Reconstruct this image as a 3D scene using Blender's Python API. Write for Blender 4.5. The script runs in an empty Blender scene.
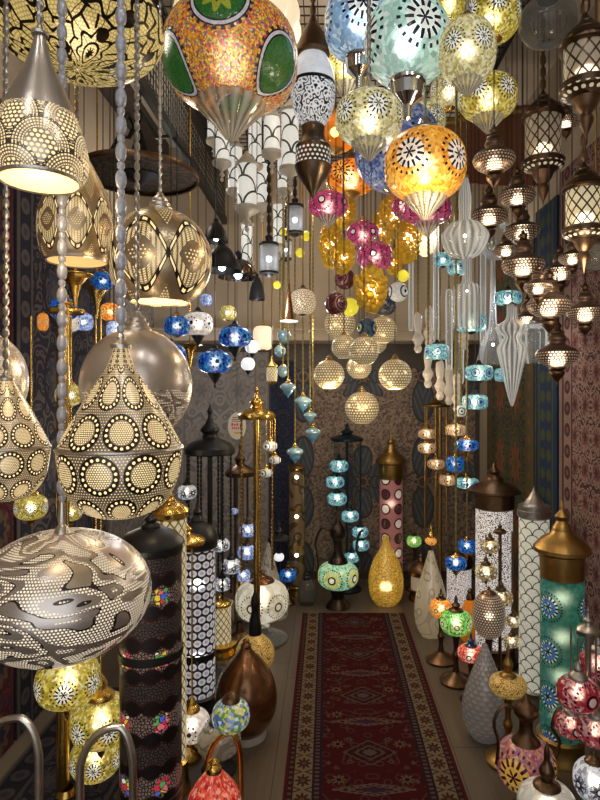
import bpy, math, random
from math import pi, sin, cos, sqrt, atan2
from mathutils import Vector
random.seed(7)
SC = bpy.context.scene
COL = SC.collection
F = 580.0; CX, CY = 327.0, 390.0; EYE = 1.55
def at(px, py, d):
    return Vector(((px-CX)/F*d, d, EYE-(py-CY)/F*d))
def floor_depth(py): return EYE*F/(py-CY)

# ------------------------------------------------------------------ meshes
class MB:
    def __init__(s): s.v=[]; s.f=[]; s.uv=[]
    def lathe(s, pts, seg=24, c=(0,0,0), rib=None):
        n=len(pts); b=len(s.v)
        rm=max(max(p[0] for p in pts),1e-6); k=max(range(n), key=lambda i: pts[i][0])
        arc=[0.0]
        for i in range(1,n): arc.append(arc[-1]+math.dist(pts[i],pts[i-1]))
        for i,(r,z) in enumerate(pts):
            for j in range(seg+1):
                t=2*pi*j/seg; rr=r
                if rib: rr=r*(1+rib[0]*abs(cos(rib[1]*t/2))-rib[0]*.5)
                s.v.append((c[0]+rr*sin(t), c[1]+rr*cos(t), c[2]+z))
                s.uv.append((j/seg,(arc[i]-arc[k])/(2*pi*rm)))
        w=seg+1
        for i in range(n-1):
            for j in range(seg):
                a=b+i*w+j
                s.f.append((a,a+w,a+w+1,a+1))
        return s
    def tube(s, path, r, seg=6, closed=False):
        path=[Vector(p) for p in path]; n=len(path); b=len(s.v); L=0
        up=Vector((0,0,1)); prev=None
        for i,p in enumerate(path):
            q0=path[(i-1)%n] if (i>0 or closed) else p; q1=path[(i+1)%n] if (i<n-1 or closed) else p
            t=(q1-q0).normalized()
            a=t.cross(up) if prev is None else prev-t*prev.dot(t)
            if a.length<1e-4: a=t.cross(Vector((1,0.01,0)))
            a.normalize(); prev=a; bb=t.cross(a)
            rr=r[i] if isinstance(r,(list,tuple)) else r
            if i: L+=(p-path[i-1]).length
            for j in range(seg+1):
                th=2*pi*j/seg
                s.v.append(tuple(p+a*rr*cos(th)+bb*rr*sin(th))); s.uv.append((j/seg,L))
        w=seg+1; m=n if closed else n-1
        for i in range(m):
            i2=(i+1)%n
            for j in range(seg):
                s.f.append((b+i*w+j,b+i2*w+j,b+i2*w+j+1,b+i*w+j+1))
        if not closed:
            for e,st in ((0,b),(n-1,b+(n-1)*w)):
                s.f.append(tuple(st+j for j in range(seg)))
        return s
    def ball(s, c, r, seg=12, rings=8, az=1.0, rib=None):
        pts=[(max(r*sin(pi*i/rings),r*.004), -az*r*cos(pi*i/rings)) for i in range(rings+1)]
        return s.lathe(pts,seg,c,rib)
    def box(s, c, size, rz=0):
        b=len(s.v); hx,hy,hz=[q/2 for q in size]; cr,sr=cos(rz),sin(rz)
        for x,y,z in ((-1,-1,-1),(1,-1,-1),(1,1,-1),(-1,1,-1),(-1,-1,1),(1,-1,1),(1,1,1),(-1,1,1)):
            X,Y=x*hx,y*hy
            s.v.append((c[0]+X*cr-Y*sr, c[1]+X*sr+Y*cr, c[2]+z*hz)); s.uv.append((x*hx,z*hz))
        for f in ((0,3,2,1),(4,5,6,7),(0,1,5,4),(1,2,6,5),(2,3,7,6),(3,0,4,7)):
            s.f.append(tuple(b+i for i in f))
        return s
    def mesh(s, name, mat, smooth=True, angle=38):
        me=bpy.data.meshes.new(name)
        me.from_pydata(s.v,[],s.f)
        ul=me.uv_layers.new(name='UVMap')
        li=[0]*len(me.loops); me.loops.foreach_get('vertex_index',li)
        buf=[0.0]*(2*len(li))
        for i,vi in enumerate(li): buf[2*i],buf[2*i+1]=s.uv[vi]
        ul.data.foreach_set('uv',buf)
        if mat: me.materials.append(mat)
        if smooth:
            me.polygons.foreach_set('use_smooth',[True]*len(me.polygons))
            me.set_sharp_from_angle(angle=math.radians(angle))
        me.update()
        return me
def cr(p, n=5):
    q=[p[0]]+list(p)+[p[-1]]; o=[]
    for i in range(1,len(q)-2):
        a,b,c,d=q[i-1],q[i],q[i+1],q[i+2]
        for k in range(n):
            t=k/n
            o.append(tuple(max(.0005 if j==0 else -99,.5*((2*b[j])+(-a[j]+c[j])*t+(2*a[j]-5*b[j]+4*c[j]-d[j])*t*t+(-a[j]+3*b[j]-3*c[j]+d[j])*t**3)) for j in (0,1)))
    o.append(p[-1]); return o
CACHE={}
def cached(key, fn, mat):
    k=(key, mat.name)
    if k not in CACHE: CACHE[k]=fn().mesh(str(key),mat)
    return CACHE[k]
def link(name, me, parent=None, loc=(0,0,0), rot=(0,0,0), scale=None):
    o=bpy.data.objects.new(name,me); COL.objects.link(o)
    o.location=loc; o.rotation_euler=rot
    if scale: o.scale=scale
    if parent: o.parent=parent
    return o
def thing(name,label,cat,loc,group=None,rz=0,scale=1.0):
    o=bpy.data.objects.new(name,None); COL.objects.link(o); o.empty_display_size=.02
    o.location=loc; o.rotation_euler=(0,0,rz); o.scale=(scale,)*3
    tag(o,label,cat,group); return o
def tag(o,label,cat,group=None):
    o['label']=label; o['category']=cat
    if group: o['group']=group
    return o
def part(name,mb,mat,parent,loc=(0,0,0),rot=(0,0,0),label=None,smooth=True,angle=38):
    o=link(name,mb.mesh(name,mat,smooth,angle),parent,loc,rot)
    if label: o['label']=label
    return o
def struct(name,mb,mat,loc=(0,0,0)):
    o=link(name,mb.mesh(name,mat,False),None,loc); o['kind']='structure'; return o

# ------------------------------------------------------------------ node language
NT=None
class V:
    __slots__=('s',)
    def __init__(self,s): self.s=s
    def __add__(a,b): return m('ADD',a,b)
    __radd__=__add__
    def __sub__(a,b): return m('SUBTRACT',a,b)
    def __rsub__(a,b): return m('SUBTRACT',b,a)
    def __mul__(a,b): return m('MULTIPLY',a,b)
    __rmul__=__mul__
    def __truediv__(a,b): return m('DIVIDE',a,b)
    def __lt__(a,b): return m('LESS_THAN',a,b)
    def __gt__(a,b): return m('GREATER_THAN',a,b)
def put(sock,val):
    if isinstance(val,V): NT.links.new(val.s,sock)
    elif isinstance(val,(tuple,list)): sock.default_value=tuple(val)+((1,) if len(val)==3 and len(sock.default_value)==4 else ())
    else: sock.default_value=val
def m(op,*a,clamp=False):
    n=NT.nodes.new('ShaderNodeMath'); n.operation=op; n.use_clamp=clamp
    for i,x in enumerate(a): put(n.inputs[i],x)
    return V(n.outputs[0])
fract=lambda a:m('FRACT',a)
flr=lambda a:m('FLOOR',a)
ab=lambda a:m('ABSOLUTE',a)
sn=lambda a:m('SINE',a)
cs=lambda a:m('COSINE',a)
mx=lambda a,b:m('MAXIMUM',a,b)
mn=lambda a,b:m('MINIMUM',a,b)
length=lambda x,y:m('SQRT',x*x+y*y)
at2=lambda y,x:m('ARCTAN2',y,x)
def lt(a,b): return m('LESS_THAN',a,b)
def gt(a,b): return m('GREATER_THAN',a,b)
def ss(a,lo,hi):
    n=NT.nodes.new('ShaderNodeMapRange'); n.interpolation_type='SMOOTHSTEP'
    put(n.inputs[0],a); n.inputs[1].default_value=lo; n.inputs[2].default_value=hi
    return V(n.outputs[0])
def uvc():
    n=NT.nodes.new('ShaderNodeTexCoord'); s=NT.nodes.new('ShaderNodeSeparateXYZ'); NT.links.new(n.outputs['UV'],s.inputs[0])
    return V(s.outputs[0]),V(s.outputs[1])
def objc():
    n=NT.nodes.new('ShaderNodeTexCoord'); s=NT.nodes.new('ShaderNodeSeparateXYZ'); NT.links.new(n.outputs['Object'],s.inputs[0])
    return V(s.outputs[0]),V(s.outputs[1]),V(s.outputs[2])
def xyz(x,y,z=0.0):
    n=NT.nodes.new('ShaderNodeCombineXYZ')
    for i,q in enumerate((x,y,z)): put(n.inputs[i],q)
    return V(n.outputs[0])
def mix(f,a,b):
    n=NT.nodes.new('ShaderNodeMix'); n.data_type='RGBA'
    put(n.inputs[0],f); put(n.inputs[6],a); put(n.inputs[7],b)
    return V(n.outputs[2])
def vor(vec,scale,feature='F1',rand=1.0,out='Distance'):
    n=NT.nodes.new('ShaderNodeTexVoronoi'); n.feature=feature; n.voronoi_dimensions='2D'
    put(n.inputs['Vector'],vec); n.inputs['Scale'].default_value=scale; n.inputs['Randomness'].default_value=rand
    return V(n.outputs[out])
def noise(vec,scale,detail=2.0,dist=0.0):
    n=NT.nodes.new('ShaderNodeTexNoise'); put(n.inputs['Vector'],vec)
    n.inputs['Scale'].default_value=scale; n.inputs['Detail'].default_value=detail; n.inputs['Distortion'].default_value=dist
    return V(n.outputs[0])
def sepr(c):
    n=NT.nodes.new('ShaderNodeSeparateColor'); put(n.inputs[0],c); return V(n.outputs[0]),V(n.outputs[1])
def ramp(f,cols,const=True):
    n=NT.nodes.new('ShaderNodeValToRGB'); r=n.color_ramp
    r.interpolation='CONSTANT' if const else 'LINEAR'
    k=len(cols)
    while len(r.elements)<k: r.elements.new(.5)
    for i,c in enumerate(cols):
        r.elements[i].position=i/k if const else i/max(1,k-1); r.elements[i].color=tuple(c)+(1,)
    put(n.inputs[0],f); return V(n.outputs[0])
def bumpn(h,st=.3,dist=.01):
    n=NT.nodes.new('ShaderNodeBump'); n.inputs['Strength'].default_value=st; n.inputs['Distance'].default_value=dist
    put(n.inputs['Height'],h); return V(n.outputs[0])
MATS={}
def begin(name):
    global NT
    mt=bpy.data.materials.new(name); mt.use_nodes=True; NT=mt.node_tree; NT.nodes.clear(); MATS[name]=mt
    return mt
def finish(mt,base=(.5,.5,.5),metal=0.0,rough=.5,em=None,es=0.0,alpha=None,normal=None,coat=0.0,tint=(1,1,1),thru=None,tr=.45,spec=.5):
    o=NT.nodes.new('ShaderNodeOutputMaterial'); p=NT.nodes.new('ShaderNodeBsdfPrincipled')
    put(p.inputs['Base Color'],base); put(p.inputs['Metallic'],metal); put(p.inputs['Roughness'],rough)
    p.inputs['Specular IOR Level'].default_value=spec
    if em is not None: put(p.inputs['Emission Color'],em); put(p.inputs['Emission Strength'],es)
    if normal is not None: put(p.inputs['Normal'],normal)
    if coat: p.inputs['Coat Weight'].default_value=coat; p.inputs['Coat Roughness'].default_value=.08
    if thru is not None:   # rough see-through share: the bulb inside shows as a soft bright spot
        t=NT.nodes.new('ShaderNodeBsdfRefraction'); put(t.inputs['Color'],tint); t.inputs['Roughness'].default_value=tr; t.inputs['IOR'].default_value=1.35
        x=NT.nodes.new('ShaderNodeMixShader'); put(x.inputs[0],thru); NT.links.new(p.outputs[0],x.inputs[1]); NT.links.new(t.outputs[0],x.inputs[2]); NT.links.new(x.outputs[0],o.inputs[0])
    elif alpha is None: NT.links.new(p.outputs[0],o.inputs[0])
    else:
        t=NT.nodes.new('ShaderNodeBsdfTransparent'); put(t.inputs[0],tint); x=NT.nodes.new('ShaderNodeMixShader')
        put(x.inputs[0],alpha); NT.links.new(t.outputs[0],x.inputs[1]); NT.links.new(p.outputs[0],x.inputs[2]); NT.links.new(x.outputs[0],o.inputs[0])
    return mt
def plain(name,col,rough=.5,metal=0.0,em=0.0,ec=None,coat=0.0,nz=0.0,nsc=40):
    mt=begin(name)
    base=col; normal=None
    if nz:
        x,y,z=objc(); n=noise(xyz(x,y,z),nsc,3)
        base=mix(n,tuple(c*(1-nz) for c in col),tuple(min(1,c*(1+nz)) for c in col))
        normal=bumpn(n,.25,.003)
    return finish(mt,base,metal,rough,(ec or col) if em else None,em,None,normal,coat)

def medal(u,v,N,rows=False,voff=0.0):
    uu=fract(u*N+.5)-.5; vv=v*N-voff
    if rows: vv=fract(vv+.5)-.5
    return length(uu,vv), at2(vv,uu), uu, vv
def ringdots(rho,th,r0,w,n,fill=.32):
    """a ring of round dots of pitch w at radius r0"""
    a=(fract(th*(n/(2*pi)))-.5)*(2*pi*r0/n); b=rho-r0
    return lt(length(a,b),w*fill*1.5)
def grid_dots(u,v,k,fill=.3):
    r=flr(v*k*1.15); a=fract(u*k+.5*m('MODULO',r,2.0))-.5; b=fract(v*k*1.15)-.5
    return lt(length(a,b),fill)

def mosaic(name,cols,N=5,sc=70,em=1.1,med='star',ink=(.01,.012,.05),white=(1,1,.92),alpha=.9,rows=False,centre=None,thru=.4,ring=1):
    mt=begin(name); u,v=uvc(); em=em*.58
    vec=xyz(u*sc,v*sc)
    c=vor(vec,1.0,out='Color'); r,g=sepr(c)
    col=ramp(r,cols)
    e=vor(vec,1.0,'DISTANCE_TO_EDGE')
    grout=lt(e,.06)
    lum=g*1.0+.38
    inkm=0.0
    if med:
        rho,th,uu,vv=medal(u,v,N,rows)
        if med=='star':
            rho=rho*1.15; core=lt(rho,.2); st=lt(rho,cs(th*6.0)*.06+.085)
            p1=lt(ab(rho-.255),.075)*gt(cs(th*13.0),(rho-.255)*7.0+.1)
            p2=lt(ab(rho-.43),.035)*gt(cs(th*19.0),.35)
            inkm=mx(st,mx(p1,p2)); col=mix(mx(core,lt(ab(rho-.25),.06)),col,white)
        elif med=='eye':
            col=mix(lt(rho,.36),col,white); ring=lt(ab(rho-.27),.035)
            col=mix(lt(rho,.2),col,centre or (.02,.08,.6)); inkm=mx(ring,lt(rho,.08))
        elif med=='flower':
            pet=lt(rho,cs(th*8.0)*.1+.32); col=mix(pet,col,centre or white)
            core=lt(rho,.13); col=mix(core,col,white); inkm=mx(lt(ab(rho-.4),.03)*gt(cs(th*24.0),0.0),lt(ab(rho-.13),.03))
        elif med=='oval':
            par=m('MODULO',flr(u*N+.5),2.0); vv=v*N-(par*.74-.40)
            rho=length(fract(u*N+.5)-.5,vv*.9); th=at2(vv,uu)
            o=lt(rho,.36); rim=lt(ab(rho-.39),.026); col=mix(mx(lt(ab(rho-.45),.02)*gt(cs(th*26.0),.2),0.0),col,(.02,.012,.03))
            col=mix(o,col,centre); col=mix(rim,col,(.55,.55,.6)); inkm=mx(lt(ab(rho-.42),.010),lt(ab(rho-.36),.010)); col=mix(par*lt(rho,cs(th*9.0)*.05+.22),col,(.30,.36,.03)); col=mix(par*lt(rho,cs(th*9.0)*.03+.12),col,(.01,.02,.01))
        elif med=='dots':
            inkm=mx(ringdots(rho,th,.3,.09,10),lt(rho,.1))
    dark=mx(inkm,grout*.7)
    base=mix(inkm,col,ink)
    es=(1.0-dark)*lum*em
    return finish(mt,base,0.0,.12,base,es,None,bumpn(e,.25,.004),.4,tint=mix(.3,base,(1,1,1)),tr=.55,thru=(1.0-inkm)*(g*.8+.2)*thru if thru else None)

def pierced(name,kind,metal=(.62,.55,.47),rough=.3,glow=(1,.74,.36),em=1.6,N=6,voff=0.0,k=60,v0=-9,v1=9,dark=None,thru=None,metalness=.82):
    mt=begin(name); u,v=uvc(); shade=0.0; em=em*.62
    if kind=='onion':
        vv=v*N; row=flr(vv); b=fract(vv)-.5; a=fract(u*N+.5*m('MODULO',ab(row),2.0))-.5
        rho=length(a,b); th=at2(b,a)
        big=ringdots(rho,th,.38,.075,18); small=lt(rho,.29)*grid_dots(u,v,N*17,.34)
        out=gt(rho,.47)*grid_dots(u,v,N*13,.2)
        hole=mx(big,mx(small,out)); shade=lt(ab(rho-.39),.075)
    elif kind=='fan':
        y=v*N*2.0; row=flr(y); a=fract(u*N+.5*m('MODULO',ab(row),2.0))-.5; b=fract(y)*.5
        r1=length(a,b); ins=lt(r1,.47); a2=ab(a)-.5; r2=length(a2,b-.5)
        rho=r1*ins+r2*(1.0-ins); th=at2(b,a)
        lines=gt(sn(rho*120.0),.0)*gt(cs(th*44.0),-.35)*gt(rho,.27)*lt(rho,.45)
        bigs=lt(rho,.25)*grid_dots(u,v,N*11,.36)
        hole=mx(lines,bigs); shade=lt(ab(r1-.48),.03)
    elif kind=='sweep':
        w=sn(u*(2*pi*N)+m('SINE',v*16.0)*1.2); band=lt(ab(w),.3); 
        line=grid_dots(u,v,k,.34)
        beads=lt(ab(ab(w)-.36),.07)*grid_dots(u,v,k*.62,.42)
        hole=mx(gt(ab(w),.62)*line,beads); shade=band
    elif kind=='floral':
        rho,th,uu,vv=medal(u,v,N,True)
        pet=mx(lt(ab(rho-.36-.06*cs(th*8.0)),.03),lt(ab(rho-.20),.022)); sp=lt(ab(sn(th*4.0))*rho,.022)*gt(rho,.2)
        e=vor(xyz(u*k,v*k),1.0,'DISTANCE_TO_EDGE'); out=gt(rho,.42)*lt(e,.075)
        blot=lt(vor(xyz(u*k*.42+3.1,v*k*.42),1.0,'F1'),.17)
        inkf=mx(mx(pet,sp),mx(mx(out,blot),lt(rho,cs(th*10.0)*.03+.10)))
        hole=(1.0-inkf)*(.55+.45*grid_dots(u,v,k*5.0,.42))
    elif kind=='arch':
        w=cs(u*(2*pi*N)); c1=v-.11*w; c2=v+.11*w; q1=ab(c1); q2=ab(c2)
        beads=mx(lt(ab(q1-.0),.006),lt(ab(q2-.0),.006))*gt(sn(u*(2*pi*N*11)),-.35)
        dk=mx(lt(q1,.013),lt(q2,.013))
        inner=mx(lt(c1*c2,.0),gt(mn(q1,q2),.075))
        rows_=gt(sn(mn(q1,q2)*900.0),.1)*gt(sn(u*(2*pi*N*22)),-.3)*gt(mn(q1,q2),.016)*lt(mn(q1,q2),.06)
        hole=mx(beads,mx(rows_*inner,gt(mn(q1,q2),.085)*grid_dots(u,v,N*26,.22))); shade=dk
    elif kind=='leaf':
        q=noise(xyz(u*N+v*N*.9,v*N*2.2-u*N*.35),1.5,.6,1.1); w=fract(q*7.0)
        band=lt(w,.52); hole=band*grid_dots(u,v,k,.33); shade=lt(ab(w-.54),.05)
    elif kind=='dots': hole=grid_dots(u,v,k,.3)
    elif kind=='fine': 
        hole=gt(vor(xyz(u*k,v*k),1.0,'DISTANCE_TO_EDGE'),.12)
    elif kind=='scroll':
        q=vor(xyz(u*k,v*k),1.0,'SMOOTH_F1'); w=fract(q*2.6+.2); hole=gt(ab(w-.5),.16)
        if name=='white_black_scroll': hole=mx(hole,gt(v,.03))*gt(ab(v-.03),.012)
    elif kind=='petal':
        e=vor(xyz(u*k,v*k),1.0,'DISTANCE_TO_EDGE',.75); d=vor(xyz(u*k,v*k),1.0,'F1',.75)
        hole=gt(e,.055)*gt(d,.12)
    elif kind=='hex':
        hole=grid_dots(u,v,k,.44)*(1.0-.45*grid_dots(u,v,k,.2))
    elif kind=='lattice':
        a=ab(fract(u*k+v*k*.75)-.5); b=ab(fract(u*k-v*k*.75)-.5); hole=lt(mx(a,b),.40)
    elif kind=='scales':
        y=v*N*2.0; row=flr(y); a=fract(u*N+.5*m('MODULO',ab(row),2.0))-.5; b=fract(y)*.5
        r1=length(a,b); hole=gt(ab(r1-.47),.035)
    rng=gt(v,v0)*lt(v,v1); hole=hole*rng
    if not isinstance(shade,float): shade=shade*rng
    q=noise(xyz(u*8.0,v*8.0),3.0,3)
    base=mix(hole,metal,tuple(.6*c+.05 for c in glow))
    if not isinstance(shade,float): base=mix(shade*(1.0-hole),base,dark or tuple(c*.35 for c in metal))
    h=q*.3-hole
    return finish(mt,base,(1.0-hole)*metalness,rough,glow,hole*(q*.9+.55)*em,None,bumpn(h,.22,.004),tint=tuple(.5+.5*c for c in glow),thru=hole*thru if thru else None,tr=.5)
def glass(name,tint=(.95,.97,.97),gloss=.1,body=.1,col=(.9,.93,.95),em=0.0):
    """thin clear glass: transparent with a reflective, slightly milky skin"""
    mt=begin(name); o=NT.nodes.new('ShaderNodeOutputMaterial')
    t=NT.nodes.new('ShaderNodeBsdfTransparent'); put(t.inputs[0],tint)
    p=NT.nodes.new('ShaderNodeBsdfPrincipled'); put(p.inputs['Base Color'],col); put(p.inputs['Roughness'],gloss)
    p.inputs['Specular IOR Level'].default_value=1.0
    if em: put(p.inputs['Emission Color'],col); p.inputs['Emission Strength'].default_value=em
    fr=NT.nodes.new('ShaderNodeFresnel'); fr.inputs[0].default_value=1.6
    f=m('ADD',V(fr.outputs[0]),body,clamp=True)
    x=NT.nodes.new('ShaderNodeMixShader'); put(x.inputs[0],f); NT.links.new(t.outputs[0],x.inputs[1]); NT.links.new(p.outputs[0],x.inputs[2]); NT.links.new(x.outputs[0],o.inputs[0])
    return mt
# ------------------------------------------------------------------ materials
silver=plain('worn_silver',(.72,.67,.61),.3,1,nz=.18,nsc=30)
brass=plain('polished_brass',(.72,.46,.12),.25,1,nz=.2)
oldbrass=plain('aged_brass',(.36,.22,.07),.38,1,nz=.3)
bronze=plain('dark_bronze',(.15,.088,.052),.36,1,nz=.35)
copper=plain('brushed_copper',(.22,.095,.038),.24,.75,nz=.5,nsc=34,coat=.4)
black=plain('black_iron',(.012,.012,.014),.42,.3)
chrome=plain('chrome',(.72,.72,.74),.12,1)
pewter=plain('pewter',(.42,.39,.36),.35,1,nz=.3)
beadc=plain('grey_crystal_beads',(.52,.51,.55),.2,.2,nz=.35,nsc=160)
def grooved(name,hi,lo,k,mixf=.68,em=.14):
    mt=begin(name); u,v=uvc(); g=sn(u*(2*pi*k))*.5+.5  # stripes paint the grooves' light and dark; emission adds a glow to the glass
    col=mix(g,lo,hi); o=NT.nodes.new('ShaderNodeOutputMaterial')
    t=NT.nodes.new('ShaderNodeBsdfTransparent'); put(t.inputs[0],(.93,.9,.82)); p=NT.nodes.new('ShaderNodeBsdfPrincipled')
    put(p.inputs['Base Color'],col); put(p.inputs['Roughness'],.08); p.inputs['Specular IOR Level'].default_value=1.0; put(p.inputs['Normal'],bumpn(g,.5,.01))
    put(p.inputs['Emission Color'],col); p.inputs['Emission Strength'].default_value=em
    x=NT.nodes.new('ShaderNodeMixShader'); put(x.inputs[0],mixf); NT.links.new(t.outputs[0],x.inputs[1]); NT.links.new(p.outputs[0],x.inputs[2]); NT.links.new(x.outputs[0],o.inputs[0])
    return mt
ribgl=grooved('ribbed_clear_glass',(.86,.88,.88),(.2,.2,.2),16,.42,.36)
bulbw=plain('warm_bulb',(1,.9,.7),.5,0,em=15,ec=(1,.84,.6))
bulbc=plain('cool_bulb',(.9,.95,1),.5,0,em=13,ec=(.9,.95,1))
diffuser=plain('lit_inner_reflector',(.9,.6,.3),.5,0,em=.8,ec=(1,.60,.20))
opal=plain('opal_glass_lit',(.9,.9,.88),.2,0,em=.75,ec=(.9,.93,.95))
opalwarm=plain('cream_glass_lit',(.9,.8,.6),.25,0,em=.7,ec=(1,.80,.52))
cloth=plain('white_net_cloth',(.5,.48,.44),.8,0,nz=.2,nsc=90)
clear=glass('clear_glass',body=.1)
clearb=glass('clear_bright_glass',body=.10,em=.06)
smoke=glass('smoky_glass',(.62,.6,.56),.08,.14,(.4,.38,.35))
ambergl=glass('amber_glass',(.95,.55,.12),.1,.35,(.75,.33,.03),.28)
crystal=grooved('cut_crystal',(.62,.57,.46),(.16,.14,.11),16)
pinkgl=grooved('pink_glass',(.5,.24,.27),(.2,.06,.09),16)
greengl=glass('sea_green_glass',(.4,.8,.65),.12,.5,(.05,.35,.24),.22)
tealgl=glass('dark_teal_glass',(.5,.7,.75),.1,.3,(.04,.12,.17),.05)

Y1=[(.50,.40,.03),(.72,.62,.12),(.25,.22,.02),(.85,.8,.45),(.55,.42,.05)]
m_yel=mosaic('yellow_star_mosaic',Y1,6,75,.85)
m_pale=mosaic('pale_yellow_mosaic',[(.8,.75,.42),(.6,.55,.25),(.9,.88,.7),(.45,.4,.15)],6,75,.72)
m_org=mosaic('orange_yellow_mosaic',[(.95,.5,.06),(1,.62,.12),(.8,.36,.03),(.6,.25,.02)],5,85,1.05)
m_mint=mosaic('mint_white_mosaic',[(.62,.82,.74),(.78,.9,.84),(.5,.74,.66),(.36,.55,.48)],4,46,.85,alpha=.85)
m_sky=mosaic('pale_blue_mosaic',[(.35,.6,.85),(.7,.85,.92),(.28,.45,.7),(.2,.32,.5)],4,50,.75,alpha=.85)
m_blue=mosaic('deep_blue_mosaic',[(.01,.04,.42),(.005,.12,.5),(.02,.3,.55),(.0,.015,.2)],5,50,1.1,'dots',white=(.2,.6,.9))
m_blu2=mosaic('slate_blue_mosaic',[(.12,.2,.5),(.3,.42,.65),(.08,.1,.3),(.45,.55,.7)],5,110,.55,'flower',centre=(.04,.07,.4))
m_turq=mosaic('turquoise_eye_mosaic',[(.12,.5,.55),(.3,.7,.72),(.05,.3,.42),(.55,.8,.8)],6,50,.8,'eye',white=(.5,.8,.85),centre=(.02,.2,.5))
m_redgr=mosaic('orange_red_mosaic_green_ovals',[(.8,.18,.02),(.75,.4,.03),(.5,.06,.03),(.85,.55,.1),(.3,.35,.02),(.3,.1,.25)],6,250,.7,'oval',centre=(.005,.12,.02),ink=(.015,.01,.02),thru=.16)
m_green=mosaic('bright_green_mosaic',[(.05,.5,.08),(.3,.75,.2),(.6,.8,.25),(.02,.3,.06)],6,60,1.0,'flower',centre=(.7,.8,.3))
m_teal=mosaic('green_white_mosaic',[(.15,.62,.35),(.4,.8,.55),(.75,.85,.45),(.6,.8,.7)],5,60,1.0,'flower',centre=(.75,.7,.2))
m_red=mosaic('red_mosaic',[(.75,.04,.03),(.9,.15,.06),(.5,.01,.02),(.9,.4,.3)],5,60,.95,'flower',centre=(.9,.45,.35))
m_orange=mosaic('orange_mosaic',[(.95,.25,.02),(.95,.5,.05),(.8,.1,.02),(1,.65,.15)],5,50,1.1,'flower',centre=(1,.6,.1))
m_pink=mosaic('pink_star_mosaic',[(.5,.16,.12),(.7,.3,.2),(.4,.08,.14),(.6,.42,.25),(.4,.14,.3)],3,60,.6,'star',ink=(.12,.0,.05),white=(.95,.6,.1))
m_rose=mosaic('crimson_flower_mosaic',[(.45,.02,.07),(.6,.35,.35),(.3,.01,.04),(.7,.5,.45)],3,50,.42,'flower',centre=(.36,.008,.03),ink=(.08,.0,.02),white=(.8,.6,.55))
m_mag=mosaic('magenta_mosaic',[(.45,.02,.14),(.65,.08,.25),(.3,.01,.09),(.6,.2,.3)],5,45,.5,'flower',centre=(.55,.04,.2))
m_white=mosaic('white_black_dot_mosaic',[(.85,.8,.75),(.95,.9,.85),(.7,.65,.65)],5,40,.75,'dots')
m_multi=mosaic('multicolour_mosaic',[(.8,.75,.3),(.05,.1,.6),(.75,.8,.8),(.1,.3,.12),(.6,.6,.1),(.25,.35,.75)],5,34,.8,None)
m_amb=mosaic('amber_filigree_mosaic',[(.9,.32,.02),(1,.45,.05),(.6,.15,.01)],5,40,1.05,'star',ink=(.12,.03,.0),white=(1,.6,.1))
m_eyeg=mosaic('gold_eye_mosaic',[(.65,.4,.2),(.8,.6,.4),(.5,.3,.15)],5,30,.6,'eye',white=(.8,.7,.6),centre=(.6,.35,.02),ink=(.1,.03,.1))
m_whit=mosaic('milky_scroll_mosaic',[(.8,.78,.68),(.9,.88,.8)],6,20,.65,'flower',centre=(.7,.66,.5),ink=(.1,.1,.09))
m_gold=mosaic('gold_chip_mosaic',[(.55,.33,.03),(.75,.5,.06),(.4,.22,.02),(.85,.62,.15)],6,110,.55,None)
m_bw=mosaic('black_white_flower_mosaic',[(.75,.8,.9),(.9,.92,.95),(.3,.32,.4)],6,26,.8,'flower',centre=(.03,.03,.06),ink=(.01,.01,.02))
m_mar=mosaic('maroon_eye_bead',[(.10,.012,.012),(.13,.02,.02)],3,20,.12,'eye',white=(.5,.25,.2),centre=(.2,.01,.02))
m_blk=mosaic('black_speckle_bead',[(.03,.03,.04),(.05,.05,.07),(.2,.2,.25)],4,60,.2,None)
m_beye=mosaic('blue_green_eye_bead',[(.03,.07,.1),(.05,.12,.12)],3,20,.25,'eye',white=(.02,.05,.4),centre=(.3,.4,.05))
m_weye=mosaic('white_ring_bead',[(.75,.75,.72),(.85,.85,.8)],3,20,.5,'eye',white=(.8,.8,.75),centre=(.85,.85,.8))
m_lav=mosaic('lavender_blue_mosaic',[(.25,.4,.85),(.5,.65,.95),(.1,.2,.7),(.7,.8,.95)],6,36,1.0,'star',white=(.85,.92,1))
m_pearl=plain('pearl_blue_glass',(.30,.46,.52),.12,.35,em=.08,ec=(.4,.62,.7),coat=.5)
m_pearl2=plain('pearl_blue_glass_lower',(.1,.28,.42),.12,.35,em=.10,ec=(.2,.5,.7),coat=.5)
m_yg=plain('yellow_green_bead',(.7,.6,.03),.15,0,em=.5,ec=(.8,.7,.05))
grape=glass('golden_grape_glass',(.9,.62,.08),.06,.62,(.62,.40,.02),.10)

p_onion=pierced('silver_onion_piercing','onion',N=9,em=1.9,metal=(.5,.42,.34),dark=(.07,.05,.035))
p_fan=pierced('silver_fan_piercing','fan',N=5,em=1.7,metal=(.66,.58,.5),v0=-.18,v1=.16)
p_fan2=pierced('silver_band_piercing','arch',N=4,em=1.5,metal=(.62,.46,.28),v0=-.2,v1=.3,dark=(.09,.06,.03))
p_sweep=pierced('silver_sweep_piercing','arch',N=3,em=1.6,metal=(.60,.47,.31),v0=-.2,v1=.2,dark=(.05,.04,.03))
p_leaf=pierced('silver_leaf_piercing','leaf',N=5,em=1.0,metal=(.72,.62,.55),k=100,glow=(1,.82,.55))
p_leaf2=pierced('silver_light_piercing','leaf',N=5,em=.7,metal=(.72,.63,.56),k=120,glow=(1,.82,.6),v0=-.22,v1=-.01)
p_disk=pierced('silver_wide_leaf_piercing','leaf',N=4,em=1.3,metal=(.74,.66,.60),k=165,glow=(1,.84,.62),dark=(.10,.08,.07))
p_bowl=pierced('filigree_bowl_piercing','floral',N=7,em=1.0,metal=(.04,.03,.02),glow=(.80,.60,.20),k=26,thru=.08)
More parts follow.
